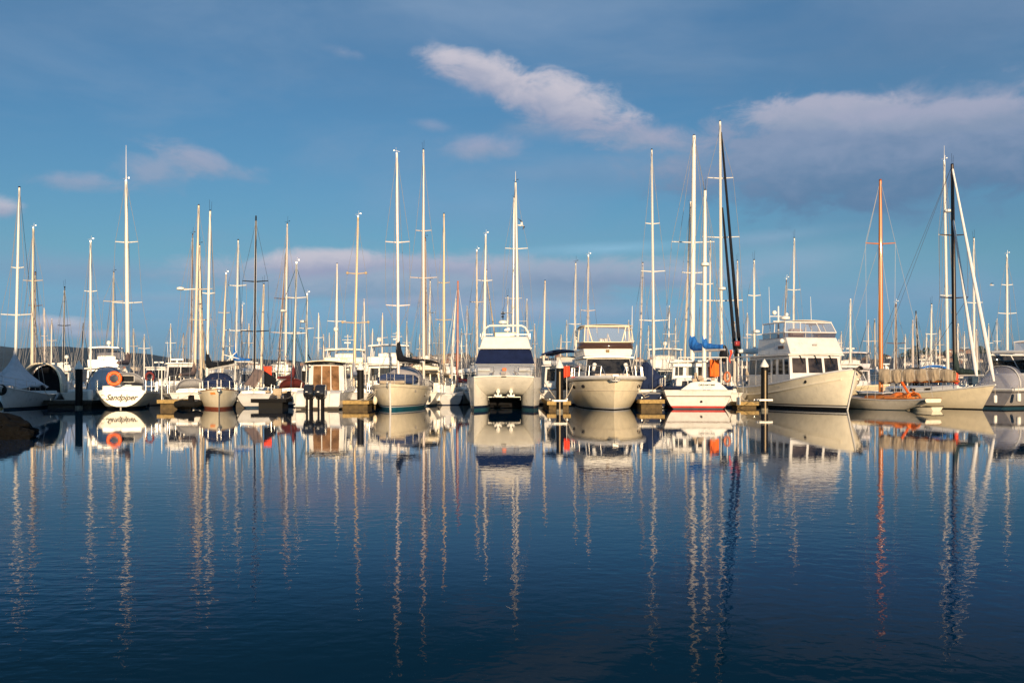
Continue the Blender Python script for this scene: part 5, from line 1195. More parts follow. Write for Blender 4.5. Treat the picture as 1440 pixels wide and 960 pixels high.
    d = MB(); d.path([(-.5, -1.4, 0), (-.5, .4, .02), (-.34, 1.15, .12), (0, 1.45, .2), (.34, 1.15, .12), (.5, .4, .02), (.5, -1.4, 0)], [.12, .23, .23, .22, .23, .23, .12], 10); d.build('tube', plast, t); MB().box((0, -.2, -.12), (.8, 2.0, .08)).build('floor', grey, t)
    e = MB(); e.box((0, -1.2, .55), (.3, .42, .36)); eo = e.build('outboard_motor', M('outboard_red', (.28, .03, .03), .3), t, bevel=.08); MB().box((0, -1.28, -.05), (.14, .2, .9)).build('leg', black, eo, bevel=.03); MB().box((0, -1.2, .30), (.26, .34, .2)).build('cowl_base', black, eo, bevel=.05)
trawler()

# ---- classic varnished day sailer
def day_sailer():
    L, B = 8.6, 2.2; rz = R(24); loc = near_place(1312, 59.3, rz, (0, -L/2, 0))
    root = thing('day_sailer', 'low classic yacht with an orange varnished mast and a tan covered boom', 'sailing boat', loc, rz, FRONT); m, inv = frame_of(rz, loc)
    H = Hull(L, B, .72, .66, .92, rb=1.5, rs=1.35, tw=.52, tm=.48, d=.5, ds=-.50, a_s=.55, a_b=.6)
    H.build(root, [(.04, dteal), (None, M('pale_yacht_enamel', (.82, .76, .67), .25, coat=.5, streak=.2))], deckm, n=30, m=10)
    H.strake(root, grey, dz=-.02, r=.028); H.strake(root, teak, dz=.05, r=.02, name='toe_rail')
    MB().prism([(-.56, .50), (.56, .50), (.66, .70), (.5, .76), (-.5, .76), (-.66, .70)], 'y', -L/2-.05, -L/2+.03).build('transom_board', ivory, root, bevel=.03)
    cr = coachroof(root, H, .28, .62, .66, .30, varn, nwin=0, hatch=False); slab(root, 'coachroof_top', -.9, 1.2, .62, 1.0, .03, M('pale_blue_deck', (.60, .62, .68), .6), crown=.05, wf=.5)
    ck = MB(); ck.path([H.pt(t, s_, inset=.30)+V((0, 0, .10)) for s_, ts in ((1, (.36, .3, .24, .17)), (-1, (.17, .24, .3, .36))) for t in ts], .07, 6); ck.build('cockpit_coaming', varn, root)
    MB().box((0, -2.2, .66), (1.0, 2.2, .12)).build('cockpit_sole', teak, root, bevel=.03)
    til = MB(); til.path([(.0, -L/2+.9, .75), (.1, -2.6, 1.25)], [.05, .035], 6); til.build('tiller', varn, root)
    # orange cover thrown over the cockpit with a strut
    oc = MB(); oc.grid([[(lerp(-.50, .50, i/10), -2.9+1.9*j/12, .86+.26*math.sin(i/10*math.pi)**.5*(.6+.4*math.sin(j*.9+1))+.03*mnoise.noise(V((i*.9, j*.8, 2)))) for i in range(11)] for j in range(13)]); oc.build('cockpit_cover', M('rust_orange_canvas', (.85, .21, .03), .8, var=.2, bump=.4), root, solid=.02, angle=70)
    MB().path([(-.15, -2.7, .85), (.1, -1.8, 1.70)], .075, 8).build('cover_strut', ringo, root)
    D = loc.y+.9; base = V((wx(1238.7, D), D, .95)); mk = D/FPX/2*.86
    mo, b, t, tips = mast_on(root, inv, base, (wx(1238, D), D, wz(254, D)), 7.4*mk, 4.6*mk, varn, D, [(343, 21)], wind=False)
    MB().lathe([(.09, 0), (.09, .35), (.05, .4)], c=t-V((0, 0, .3)), n=10).build('masthead_cap', rust, mo)
    draped_cover(root, b, 8, 5.2, wz(519, D), .95, .30, tanc, seed=4, boommat=varn)
    bp = H.pt(.985, 1); bp.x = 0
    rigging(root, [(bp, t), ((0, -L/2, .8), t), (H.pt(.5, 1), tips[0][1]), (H.pt(.5, -1), tips[0][0]), (tips[0][0], t), (tips[0][1], t), (H.pt(.42, 1), b.lerp(t, .7)), (H.pt(.42, -1), b.lerp(t, .7)), (b+V((.12, -.1, 0)), t), (bp, b.lerp(t, .72))], .013, wire)
day_sailer()

# ---- white double ended cutter with a dark mast at the right
def cutter():
    L, B = 11.2, 3.3; rz = math.pi+R(22); loc = near_place(1381, 62.6, rz, (0, L/2-1.0, 0))
    root = thing('cutter', 'cream hulled cutter with a black mast and two white furled jibs', 'sailing boat', loc, rz, FRONT); m, inv = frame_of(rz, loc)
    H = Hull(L, B, 1.05, 1.02, 1.56, rb=1.0, rs=.5, tw=.6, a_b=.8, pw=1.7); H.build(root, [(.06, black), (None, cream)], deckm, n=30, m=10)
    H.strake(root, grey, dz=-.06, r=.02); H.strake(root, gel, dz=.0, r=.04, name='toe_rail')
    coachroof(root, H, .26, .78, .64, .46, gel, nwin=4)
    H.rails(root, .3, .95, 6, bow=True)
    D = loc.y-.6; base = V((wx(1343, D), D, 1.6)); mk = D/FPX/2*.86
    mo, b, t, tips = mast_on(root, inv, base, (wx(1339, D), D, wz(232, D)), 7*mk, 5*mk, M('dark_wood_mast', (.035, .022, .018), .4), D, [(331, 19), (419, 20)])
    sail_cover(root, b, 200, 1.6, wz(524, D), M('bottle_green_canvas', (.014, .03, .03), .85, bump=.3), r=.24, collar=2.0, rseed=14)
    rb_ = MB(); rb_.box(b+V((.05, .15, .35)), (.22, .2, .75)); rb_.build('mast_bag', flame, root, bevel=.06)
    y1 = H.pt(1, 1).y; p0 = V((0, y1-.1, 1.75)); p1 = b.lerp(t, .99); pts = [p0.lerp(p1, i/12) for i in range(13)]
    MB().path(pts, [.07, .13]+[lerp(.13, .06, i/11) for i in range(1, 12)], 8).build('furled_jib', whitec, root)
    p0 = V((0, y1-1.35, 1.7)); p1 = b.lerp(t, .76); pts = [p0.lerp(p1, i/12) for i in range(13)]
    MB().path(pts, [.06, .12]+[lerp(.12, .06, i/11) for i in range(1, 12)], 8).build('furled_staysail', whitec, root)
    rigging(root, [((0, -L/2, 1.1), t), (H.pt(.5, 1), tips[1][1]), (H.pt(.5, -1), tips[1][0]), (tips[1][0], tips[0][0]), (tips[1][1], tips[0][1]), (tips[0][0], t), (tips[0][1], t), (b+V((.3, 0, 0)), t), (H.pt(.05, 1), t)], .014, wired)
    q = MB(); q.tube((0, y1-1.9, 1.5), (0, y1-1.9, 2.1), .13); q.box((.2, y1-1.5, 1.85), (.5, .4, .5)); q.build('foredeck_gear', M('blue_black_bag', (.02, .05, .09), .8), root, bevel=.08)
    td = thing('tender', 'little white tender between the day sailer and the cutter', 'dinghy', (wx(1296, 61.0), 61.0, 0), R(24), FRONT)
    H2 = Hull(2.4, 1.2, .26, .24, .34, rb=.3, rs=.05, tw=.8); H2.build(td, [(None, ivory)], ivory, n=12, m=4, bulwark=.08); H2.strake(td, rubber, dz=0, r=.03)
cutter()

# ---- sports cruiser at the right edge
def sports_cruiser():
    L, B = 11.5, 3.7; rz = R(-62); loc = near_place(1392, 66, rz, (0, -L/2, 0))
    root = thing('sports_cruiser', 'sports cruiser with a shade-greyed hull and raked dark windscreen cut by the frame edge', 'motor yacht', loc, rz, FRONT)
    H = Hull(L, B, 1.25, 1.35, 1.6, rb=1.6, rs=-.5, tw=.92, a_s=.2, ds=.3); H.build(root, [(.10, dteal), (.2, black), (None, M('shade_painted_gelcoat', (.22, .21, .215), .4, streak=.3))], deckm); H.strake(root, gel, dz=-.02, r=.09, name='gunwale'); H.strake(root, black, dz=-.2, r=.03, name='rub_line')  # hull colour darkened to grey to imitate shade lying on it
    c, F = house(root, 'cabin', (-4.2, 4.0), (-4.0, 1.2), (1.66, 1.0), (1.50, 1.2), 1.25, 2.3, gel, bevel=.12)
    for k_ in ('left', 'right'): panes(c, F[k_], 1, .45, .72, .3, .7, .06, smoke)
    r0 = [V((-1.45, -2.9, 2.3)), V((-1.4, -.6, 2.3)), V((-.9, 1.0, 2.3)), V((.9, 1.0, 2.3)), V((1.4, -.6, 2.3)), V((1.45, -2.9, 2.3))]; r1 = [V((p.x*.9, p.y-1.3, 3.55)) for p in r0]
    MB().grid([r0, r1]).build('windscreen', glass, root, solid=.02, angle=20); MB().path(r1, .05, 8).build('windscreen_frame', gel, root)
    for i in (1, 2, 3, 4): MB().tube(r0[i], r1[i], .05, n=6).build('windscreen_post', gel, root)
    MB().path([(-1.6, -2.2, 2.2), (-1.5, -3.2, 3.0), (-1.3, -3.7, 3.72), (1.3, -3.7, 3.72), (1.5, -3.2, 3.0), (1.6, -2.2, 2.2)], .12, 8).build('radar_arch', gel, root)
    arch(root, 'camper_canopy', [-5.5, -5.1, -4.6, -4.1], 1.38, 1.35, 1.45, vinyl, pw=2.2, zoff=[(1, -1.9), (1, -.7), (1, -.1), (.95, -.0)])
    arch(root, 'canopy_hem', [-4.66, -4.54], 1.41, 1.35, 1.45, M('pale_hem', (.5, .5, .5), .8), pw=2.2, solid=.03)
    q = MB(); q.ball((1.5, -3.0, 2.9), .13); q.build('horn', plast, root)
    H.rails(root, .3, .95, 6, bow=True)
    MB().box((1.3, 2.0, 1.62), (.03, 1.8, .2)).build('side_window', smoke, root)
sports_cruiser()

# ------------------------------------------------------------------ boats behind the front row
pinkm = M('pinkish_mast', (.66, .56, .50), .4, metal=.15, var=.04)
tanm  = M('tan_mast', (.60, .50, .38), .4, metal=.1, var=.05)
woodr = M('red_wood_mast', (.42, .10, .04), .4, coat=.3, var=.12)
def S(label, px, D, top, wpx, mcol, face='s', yaw=0, L=9.5, B=3.1, **k): return sail(label, px, D, face, yaw, L, B, top, wpx, mcol, **k)
S('sloop with a stout cream mast behind the tented boat', 45, 84, (47, 321), (5.2, 4), tanm, yaw=12, spr=[(395, 14)], cover=brownc, cang=4, win=2)
S('small sloop with a short brown mast left of the thin far pile', 49.5, 98, (49.8, 383), (3, 2.4), bronz, yaw=10, spr=[(430, 10)], L=8)
S('sloop with a thin black mast near the thin far pile', 89, 92, (91, 404), (2.6, 2), darkm, yaw=10, spr=[(458, 9)], L=8)
S('dark masted sloop almost hidden by the nearest left pile', 113, 105, (117, 454), (2, 1.5), darkm, 'b', yaw=8, L=8, wind=False)
S('sloop with a slim white mast in front of the screened flybridge boat', 127.5, 74, (127.5, 340), (3.8, 3.2), whitem, yaw=14, spr=[(410, 9)], L=9, coach=.3)
S('sloop with a short cream mast between the screened flybridge boat and the life ring sloop', 158, 96, (160, 383), (4.2, 2.4), tanm, yaw=10, spr=[(424, 14)])
S('ketch with a tall cream mast and a radar bracket left of the red keeled sloop', 273.5, 73, (279.5, 289), (5.4, 4.2), tanm, yaw=14, L=11, B=3.4, spr=[(407, 22)], radar=(406, -22), cover=brownc, cang=-10, hood=greyc)
S('yacht with a leaning cream mast behind the red keeled sloop', 283, 78, (280.6, 345), (4.6, 3.6), tanm, yaw=14, L=10, spr=[(450, 15)], furl=tanc)
S('yacht with a brown furled sail left of the radar bracket mast', 268, 86, (271, 330), (2.4, 1.8), bronz, yaw=12, L=10, cover=M('rust_canvas', (.30, .13, .07), .9), cang=20)
S('sloop with a short pale mast right of the wind generator', 312, 98, (318, 385), (4, 2.6), tanm, yaw=12, spr=[(440, 9)])
S('sloop with a bright blue sail cover bent over its boom', 330, 76, (335, 338), (3.8, 2.8), whitem, 'b', yaw=8, L=9.5, spr=[(402, 13), (465, 15)], cover=blue, cang=-118, clen=.14, collar=1.1, hood=None, cz=2.3)
S('sloop with a slim dull mast behind the bright blue sail cover', 339, 108, (341, 430), (2, 1.6), pinkm, L=8)
S('black masted racing sloop under a brown boom tarpaulin', 357.5, 71.5, (360, 305), (3.6, 3), darkm, yaw=14, L=10, spr=[(396, 18), (466, 20)], hullc=grey, fs=.95, fm=.85, fb=1.1, wires=wired, coach=.3)
S('sloop with a thick short cream mast left of the flame red flag', 367, 82, (371, 400), (5.6, 3.4), tanm, yaw=10, L=9)
S('sloop with a slim cream mast and small radar behind the maroon covered boat', 401, 84, (404, 315), (3.6, 2.8), pinkm, yaw=8, L=10.5, spr=[(468, 22)], radar=(437, -3))
S('sloop with a leaning brown mast right of the flame red flag', 389.5, 92, (403, 345), (3, 2.4), bronz, yaw=4, L=10, spr=[(420, 12)])
S('cruising sloop with maroon canvas covers and a white mast', 413, 76, (417, 370), (4.2, 3.4), whitem, yaw=10, L=9.5, spr=[(419, 15), (469, 17)], cover=maroon, cang=-16, hood=maroon, wires=M('teal_stay', (.03, .09, .13), .5, var=0), rw=.02, cz=.95)
S('yacht with a wind turbine on its white mizzen behind the twin outboard boat', 430, 90, (432, 414), (3.6, 3), whitem, yaw=8, spr=[(462, 10)], radar=(452, -5))
S('sloop with a slim white mast behind the satellite dome boat', 473, 92, (474, 371), (3.6, 2.8), whitem, spr=[(452, 13)], yaw=5)
S('yacht with a tall gold mast beside the black pile near the twin outboards', 497.5, 73, (503.5, 305), (5, 3.8), gold, yaw=8, L=10.5, spr=[(385, 13), (454, 18)], lights=True, cover=greyc, cang=6, hullc=grey)
S('small grey hulled sloop left of the long centre walkway', 514, 100, (512, 420), (2, 1.6), pinkm, L=8, wind=False)
S('sloop with a tall white mast right of the navy sail bag', 596, 78, (595.5, 211), (4.6, 3.4), pinkm, yaw=2, L=12, B=3.6, spr=[(325, 11), (391, 19)], hood=greyc, rw=.013)
S('yacht with a second mast close behind the tall white mast', 600, 88, (598, 335), (4, 3.2), bronz, yaw=2, L=10)
S('small sloop with a short white mast right of the twin tall masts', 603, 96, (605, 395), (3.6, 2.8), whitem, L=8.5, spr=[(440, 8)])
S('sloop with a gold mast standing over the centre walkway gap', 624.5, 84, (624.3, 301), (4, 3.2), gold, L=10.5, spr=[(398, 8), (450, 12)], yaw=1, cover=tanc, cang=10)
S('gaff boat with a red wooden mast and red sail cover', 643, 83, (644, 395), (4.6, 3.4), woodr, 'b', yaw=4, L=8.5, cover=redc, cang=-105, clen=.17, collar=.9, coverr=.14, wires=wirew, wind=False, cz=.75)
S('sloop with a leaning furled sail beside the red wooden mast', 632, 90, (641, 420), (2.4, 2), whitem, L=8, wind=False, furl=whitec)
S('dark topped mast yacht left of the power catamaran', 671, 90, (670.5, 353), (3, 2.2), tanm, L=9.5, spr=[(425, 10)], yaw=-1)
S('yacht whose cream furled jib leans away left of the power catamaran', 678, 98, (684, 380), (3.2, 2.4), tanm, 'b', yaw=25, L=11, furl=tanc)
S('sloop with a white mast rising behind the left of the power catamaran', 680.5, 80, (683, 331), (5.2, 3.6), whitem, L=10, spr=[(395, 10)], yaw=-2)
S('tall white masted yacht rising behind the power catamaran arch', 729, 79, (725, 257), (6.2, 4.2), whitem, L=12, B=3.6, spr=[(350, 16)], yaw=-2, antenna=.9)
S('yacht with a parallel grey mast close left of the tall catamaran background mast', 721, 86, (722.8, 278), (3.6, 3), alu, L=11, yaw=-2, spr=[(420, 12)])
S('small yacht with a short white mast between the two catamaran background masts', 713.5, 92, (714, 417), (3.4, 2.6), whitem, L=9, yaw=-2, spr=[(440, 9)])
S('sloop with a cream mast behind the navy bimini cruiser', 763.6, 86, (766.5, 395), (4.4, 2.8), tanm, L=9.5, yaw=-3)
S('sloop with a slim mast left of the bow rail yacht', 808, 90, (809.6, 370), (3.2, 2.6), whitem, L=9.5, yaw=-3, spr=[(456, 9)])
S('sloop with a slim mast behind the flybridge of the bow rail yacht', 826.5, 88, (827.4, 360), (3.8, 3), pinkm, L=10, yaw=-4, spr=[(437, 10)])
S('navy hulled yacht with a tall white mast and navy boom tent', 920, 71.5, (916.5, 211), (4.8, 3.2), whitem, yaw=-9, L=12, B=3.6, hullc=navy, band=gel, spr=[(315, 10), (382, 17), (451, 20)], fs=1.05, fm=.98, fb=1.35, coach=.3, rw=.014, wires=wire)
S('yacht with a slim pink mast right of the bow rail yacht', 899, 82, (904, 370), (2.4, 2), pinkm, L=9, yaw=-6)
S('yacht with a leaning cream furled sail left of the ketch mainmast', 962, 82, (971, 285), (4.2, 3.4), tanm, yaw=-9, L=12, spr=[(384, 8)])
S('small yacht with a mast directly behind the ketch mizzen', 998, 96, (999, 338), (3, 2.4), pinkm, L=9.5, yaw=-9, spr=[(423, 14)])
t_ = S('yacht with the tallest white mast and black furled headsails', 1015, 75, (1012.5, 171), (5.6, 4.4), whitem, yaw=-12, L=13.5, B=3.9, spr=[(251, 18), (334, 26), (423, 30)], cover=None, rw=.014, radar=(406, 1))
def black_furls(o):
    root, H, m, inv, b, t = o; D = 75
    for a, e in (((1014.3, 186), (1041.5, 505)), ((1016, 292), (1035, 510))):
        p, q = inv @ P3(*a, D), inv @ P3(*e, D-1.5); pts = [p.lerp(q, i/10) for i in range(11)]
        MB().path(pts, [.05]+[lerp(.07, .14, i/10) for i in range(1, 10)]+[.06], 8).build('furled_headsail', blackc, root)
black_furls(t_)
S('yacht with a slim mast between the tallest mast and the trawler', 1038.5, 92, (1037, 367), (3, 2.4), pinkm, L=9.5, yaw=-10)
S('grey hulled yacht with a white mast and radar left of the trawler', 1061, 78, (1060.5, 366), (3.8, 3), whitem, yaw=-12, L=10.5, spr=[(416, 9), (471, 12)], hullc=grey, radar=(466, 2), hood=greyc)
S('yacht with a white mast above the trawler flybridge', 1115.6, 88, (1117, 335), (3.6, 2.8), whitem, yaw=-14, L=10.5, spr=[(408, 9)])
S('yacht with a dark leaning mast left above the trawler flybridge', 1100, 96, (1106, 393), (2.4, 1.8), bronz, yaw=-14, L=9)
S('sloop with a plain white mast between the trawler and the orange mast', 1196, 84, (1196, 420), (3.4, 2.8), whitem, yaw=-16, L=9, wind=False)
S('yacht with a brown mast and crosstree right of the orange mast', 1260, 92, (1260, 427), (3.2, 2.8), bronz, yaw=-18, L=10, spr=[(483, 13)], furl=whitec)
S('sloop with a black tipped leaning mast near the black canopied boats', 1293, 92, (1288, 437), (2.8, 2.4), darkm, yaw=-18, L=8.5, wind=False)
S('sloop with a short white mast left of the blue canopy', 1284, 90, (1283.5, 450), (2.6, 2.2), pinkm, yaw=-18, L=8.5, wind=False)
S('sloop with a short white mast and crosstree over the blue canopy', 1309, 90, (1310, 428), (3.6, 2.6), whitem, yaw=-18, L=9, spr=[(470, 8)])
S('sloop with a stub mast right of the blue canopy', 1302, 96, (1303, 470), (3, 2.4), whitem, yaw=-18, L=8, wind=False)
S('tall white masted ketch with a radar dome behind the dark masted cutter', 1333.5, 76, (1327.8, 227), (5.2, 4), whitem, yaw=-17, L=12.5, B=3.7, spr=[(331, 10), (416, 9)], radar=(297, 3), antenna=1.2, rw=.013)
S('yacht with a white mast between the two furled jibs of the cutter', 1370, 88, (1369.5, 335), (3.8, 3), whitem, yaw=-20, L=10.5, spr=[(426, 12)], cover=greyc, cang=-30)
S('yacht with a short pale mast behind the furled jibs of the cutter', 1347, 92, (1347, 455), (3.4, 3), whitem, yaw=-20, L=9, wind=False)
S('yacht with a short pale mast left of the big flybridge yacht', 1375, 96, (1373, 463), (3, 2.6), pinkm, yaw=-20, L=9, wind=False)
S('sloop with a white mast and two crosstrees behind the big flybridge yacht', 1417, 88, (1416, 359), (4.2, 3.4), whitem, yaw=-20, L=10, spr=[(401, 8), (441, 13)])
# low yachts of the rows beyond, only their short or bare masts show
for label, px, D, top in (('far yacht with a bare mast beyond the tented boat', 72, 125, (73, 448)), ('far yacht with a bare mast right of the life ring sloop', 203, 120, (203, 470)), ('far yacht with a bare mast left of the radar bracket mast', 240, 125, (240, 455)), ('far yacht with a bare mast between the black mast and the flame red flag', 349, 130, (350, 455)),
        ('far yacht with a bare mast left of the gold mast by the pile', 447, 120, (448, 440)), ('far yacht with a bare mast left of the teal sloop mast', 537, 118, (538, 440)), ('far yacht with a bare mast right of the red wooden mast', 655, 120, (657, 430)), ('far yacht with a bare mast right of the power catamaran', 742, 125, (741, 420)),
        ('far yacht with a bare mast behind the navy bimini', 788, 130, (789, 470)), ('far yacht with a bare mast left of the navy boom tent', 884, 125, (884, 450)), ('far yacht with a bare mast right of the navy boom tent', 940, 118, (941, 430)), ('far yacht with a bare mast right of the black headsails', 1050, 125, (1051, 440)),
        ('far yacht with a bare mast right of the trawler roof', 1150, 128, (1151, 460)), ('far yacht with a bare mast left of the orange mast', 1222, 125, (1221, 450)), ('far yacht with a bare mast right of the brown crosstree mast', 1272, 130, (1273, 470)), ('far yacht with a bare mast left of the cutter mast', 1322, 120, (1321, 460)),
        ('far yacht with a bare mast beside the big flybridge yacht', 1391, 120, (1390, 455)), ('far yacht with a bare mast by the satellite dome', 455, 135, (455, 470)), ('far yacht with a bare mast over the centre walkway', 617, 130, (618, 455))):
    S(label, px, D, top, (2.2, 1.8), random.choice([whitem, pinkm, alu, tanm]), random.choice('sb'), yaw=random.uniform(-14, 14), L=9, spr=[(lerp(top[1], 510, .5), random.uniform(6, 9))], wind=False, win=1, cover=random.choice([navyc, greyc, tanc, None]), cang=random.uniform(-20, 20), group='far yachts in the rows beyond')

FARCOL = {'white': whitem, 'pinkish': pinkm, 'cream': tanm, 'brown': bronz, 'grey': alu}
FARS = [(62, 433, 'pinkish', 'white'), (102, 470, 'white', 'navy'), (188, 462, 'cream', 'white'), (222, 478, 'white', 'grey'), (258, 468, 'brown', 'white'), (303, 448, 'white', 'navy'), (323, 462, 'grey', 'white'), (379, 452, 'white', 'grey'), (394, 474, 'pinkish', 'white'), (440, 463, 'cream', 'white'), (463, 468, 'white', 'navy'), (487, 446, 'pinkish', 'white'), (524, 462, 'white', 'grey'), (549, 470, 'grey', 'white'), (572, 452, 'white', 'white'), (583, 436, 'pinkish', 'navy'), (590, 470, 'cream', 'white'),
        (612, 440, 'white', 'grey'), (649, 462, 'grey', 'white'), (662, 448, 'white', 'white'), (752, 455, 'pinkish', 'navy'), (773, 462, 'white', 'white'), (797, 450, 'white', 'grey'), (890, 470, 'cream', 'white'), (912, 458, 'white', 'white'), (934, 462, 'pinkish', 'white'), (950, 448, 'white', 'navy'), (1022, 466, 'white', 'grey'), (1033, 452, 'cream', 'white'), (1070, 440, 'white', 'white'), (1133, 455, 'grey', 'white'), (1170, 458, 'white', 'navy'), (1183, 466, 'pinkish', 'white'), (1210, 470, 'white', 'grey'), (1230, 448, 'cream', 'white'), (1250, 462, 'white', 'white'), (1316, 472, 'white', 'navy'), (1336, 440, 'grey', 'white'), (1356, 466, 'white', 'white'), (1383, 478, 'cream', 'grey'), (1402, 448, 'white', 'white'), (1430, 452, 'pinkish', 'white')]
for i, (px, py, mc, hc) in enumerate(FARS[::2]):
    S(f'small far {hc} hulled yacht with a thin bare {mc} mast in the crowded rows beyond', px+random.uniform(-1, 1), random.uniform(132, 165), (px, py), (1.9, 1.5), FARCOL[mc], random.choice('sb'), yaw=random.uniform(-16, 16), L=9, hullc={'white': gel, 'navy': navy, 'grey': grey}[hc], spr=[(lerp(py, 512, .5), random.uniform(4, 7))], wind=False, win=1, cover=random.choice([navyc, greyc, tanc, blue, None]), cang=random.uniform(-25, 25), group='small far yachts in the crowded rows beyond', stern_gear=False)

# ---- motor cruisers behind
C_ = cruiser
C_('flybridge cruiser with clear plastic screens left of the life ring sloop', 139, 80, 's', 14, 9.5, 3.3, (1.2, 2.75, 3.55, 4.45), cab=(-.25, .25), fly=(-.2, .15), roof=(-.15, .1), screen=vinyl, rails=False, gear=[('dome', .1, 0, .15), ('aerial', .8, 0, 2.0)])
C_('far small cruiser with a dark windscreen right of the life ring sloop', 213, 96, 'b', 10, 8.5, 3.1, (1.2, 3.05, 0, None), cab=(-.3, .2), gear=[('radar', 0, -.1, .5), ('aerial', .6, -.1, 2.2)], fs=1.0, fm=1.1, fb=1.4)
C_('grey white cabin cruiser with dark windows behind the white thin post', 253, 73, 'b', 17, 9, 3.2, (1.25, 3.05, 0, None), cab=(-.32, .18), hullc=grey, gear=[('aerial', -.8, 0, 2.4), ('aerial', .9, -.1, 1.8), ('radar', .3, -.1, .3)], fs=1.05, fm=1.15, fb=1.55, winn=2)
C_('cream flybridge cruiser with satellite dome behind the twin outboard boat', 478, 76.5, 's', 4, 11, 3.9, (1.3, 3.1, 3.65, 4.2), cab=(-.28, .22), fly=(-.22, .12), roof=(-.14, .10), rails=False, hullc=cream, cabmat=cream, gear=[('dome', -.75, -.1, 1.35), ('mast', .2, -.1, 1.1), ('aerial', 1.2, -.1, 2.6)])
C_('flybridge cruiser with a white arch behind the teal striped sloop', 541, 77, 's', 2, 11, 4.0, (1.3, 3.0, 3.7, 4.55), cab=(-.28, .22), fly=(-.3, .12), roof=(-.16, .08), rails=False, gear=[('dome', -.9, -.05, .2), ('mast', .55, -.1, 1.0)], winn=3)
C_('cream cruiser with a black bimini right of the teal striped sloop', 592, 77.5, 's', 2, 9.5, 3.5, (1.2, 2.5, 2.9, 3.05), cab=(-.2, .25), fly=(-.42, .0), roof=(-.45, .0), roofmat=blackc, rails=False, hullc=cream, cabmat=cream, gear=[('dome', .3, -.2, .2)])
C_('white sporty cruiser with a navy bimini between the catamaran and the bow rail yacht', 783, 74.5, 's', -14, 11, 3.9, (1.3, 2.9, 3.35, 3.75), cab=(-.25, .25), fly=(-.3, .12), roof=(-.3, .0), roofmat=navyc, rails=False, gear=[('radar', 1.0, -.1, .35), ('mast', 1.4, -.2, .5)])
C_('white flybridge cruiser with radar behind the navy boom tent', 936, 79, 's', -8, 10.5, 3.6, (1.25, 2.7, 3.55, 4.3), cab=(-.25, .25), fly=(-.2, .15), roof=(-.14, .1), screen=vinyl, rails=False, gear=[('dome', .0, 0, .22), ('aerial', .8, 0, 1.6)])
C_('dark screened flybridge cruiser peeking out right of the trawler', 1200, 85, 's', -16, 10.5, 3.9, (1.25, 2.8, 3.3, 4.15), cab=(-.25, .25), fly=(-.25, .15), roof=(-.2, .12), screen=smoke, rails=False, hullc=grey, cabmat=M('lilac_grey_gelcoat', (.55, .53, .57), .4), gear=[('radar', .1, 0, .25), ('mast', -1.2, -.1, .9)])
C_('white wheelhouse launch with four square windows behind the orange mast', 1237, 73.5, 'b', 30, 9.5, 3.7, (1.3, 3.0, 0, None), cab=(-.28, .20), winn=4, fs=1.15, fm=1.2, fb=1.6, win=M('pale_window_glass', (.17, .17, .18), .1, var=.2), gear=[('mast', -.6, -.05, 2.0), ('aerial', .9, -.1, 3.0)], hullc=cream, arch_=(-.1, 3.75))
C_('large flybridge yacht with tall clear screens cut by the right edge', 1425, 77, 'b', -48, 13, 4.3, (1.5, 3.1, 4.05, 4.85), cab=(-.3, .25), fly=(-.28, .16), roof=(-.26, .12), screen=vinyl, gear=[('dome', -.6, -.1, .3), ('dome', .4, -.1, .55), ('radar', -.9, 0, .3)], fs=1.4, fm=1.5, fb=2.1, cabmat=M('off_white', (.70, .68, .68), .4))  # cabin in one even off-white
C_('low launch with a black canopy right of the orange mast', 1287, 83, 's', -20, 8.5, 3.0, (1.1, 2.0, 2.3, 2.45), cab=(-.1, .25), fly=(-.4, -.02), roof=(-.45, .02), roofmat=blackc, rails=False, hullc=grey)
C_('low launch with a bright blue canopy left of the dark masted cutter', 1314, 85, 's', -20, 8.5, 3.2, (1.1, 2.1, 2.5, 2.7), cab=(-.1, .25), fly=(-.4, -.02), roof=(-.45, .02), roofmat=blue, rails=False)
C_('low launch with a second black canopy in front of the blue canopy', 1305, 76, 's', -20, 7.5, 2.9, (1.1, 1.9, 2.0, 2.1), cab=(-.1, .25), fly=(-.4, -.02), roof=(-.45, .02), roofmat=blackc, rails=False, hullc=grey)
# further motor cruisers of the rows beyond
for label, px, D, zz in (('far white cruiser between the tented boat and the nearest left pile', 70, 112, (1.2, 2.8, 3.3, None)), ('far white cruiser under the hill left of the cream mast', 26, 118, (1.2, 2.7, 3.2, None)), ('far white cruiser right of the bright blue sail cover', 345, 108, (1.2, 2.7, 3.2, None)), ('far white cruiser behind the flame red flag', 395, 115, (1.2, 2.8, 3.4, None)),
        ('far white cruiser behind the small grey sloops over the centre walkway', 636, 104, (1.2, 2.5, 3.0, None)), ('far white cruiser left of the catamaran deck', 661, 112, (1.2, 2.7, 3.2, None)), ('far white cruiser right of the brown crosstree mast', 1262, 110, (1.2, 2.6, 3.1, None)), ('far white cruiser with a raised deck left of the dark masted cutter', 1330, 104, (1.2, 2.8, 3.5, None)),
        ('far white cruiser left of the wind generator', 290, 112, (1.2, 2.6, 3.1, None)), ('far white cruiser left of the black pile near the twin outboards', 520, 110, (1.2, 2.7, 3.2, None))):
    C_(label, px, D, random.choice('sb'), random.uniform(-14, 14), 10, 3.4, zz, cab=(-.28, .22), fly=(-.22, .12), rails=False, gear=[('aerial', .6, 0, 1.8), ('radar', -.2, 0, .5)], group='far motor cruisers in the rows beyond', winn=2)

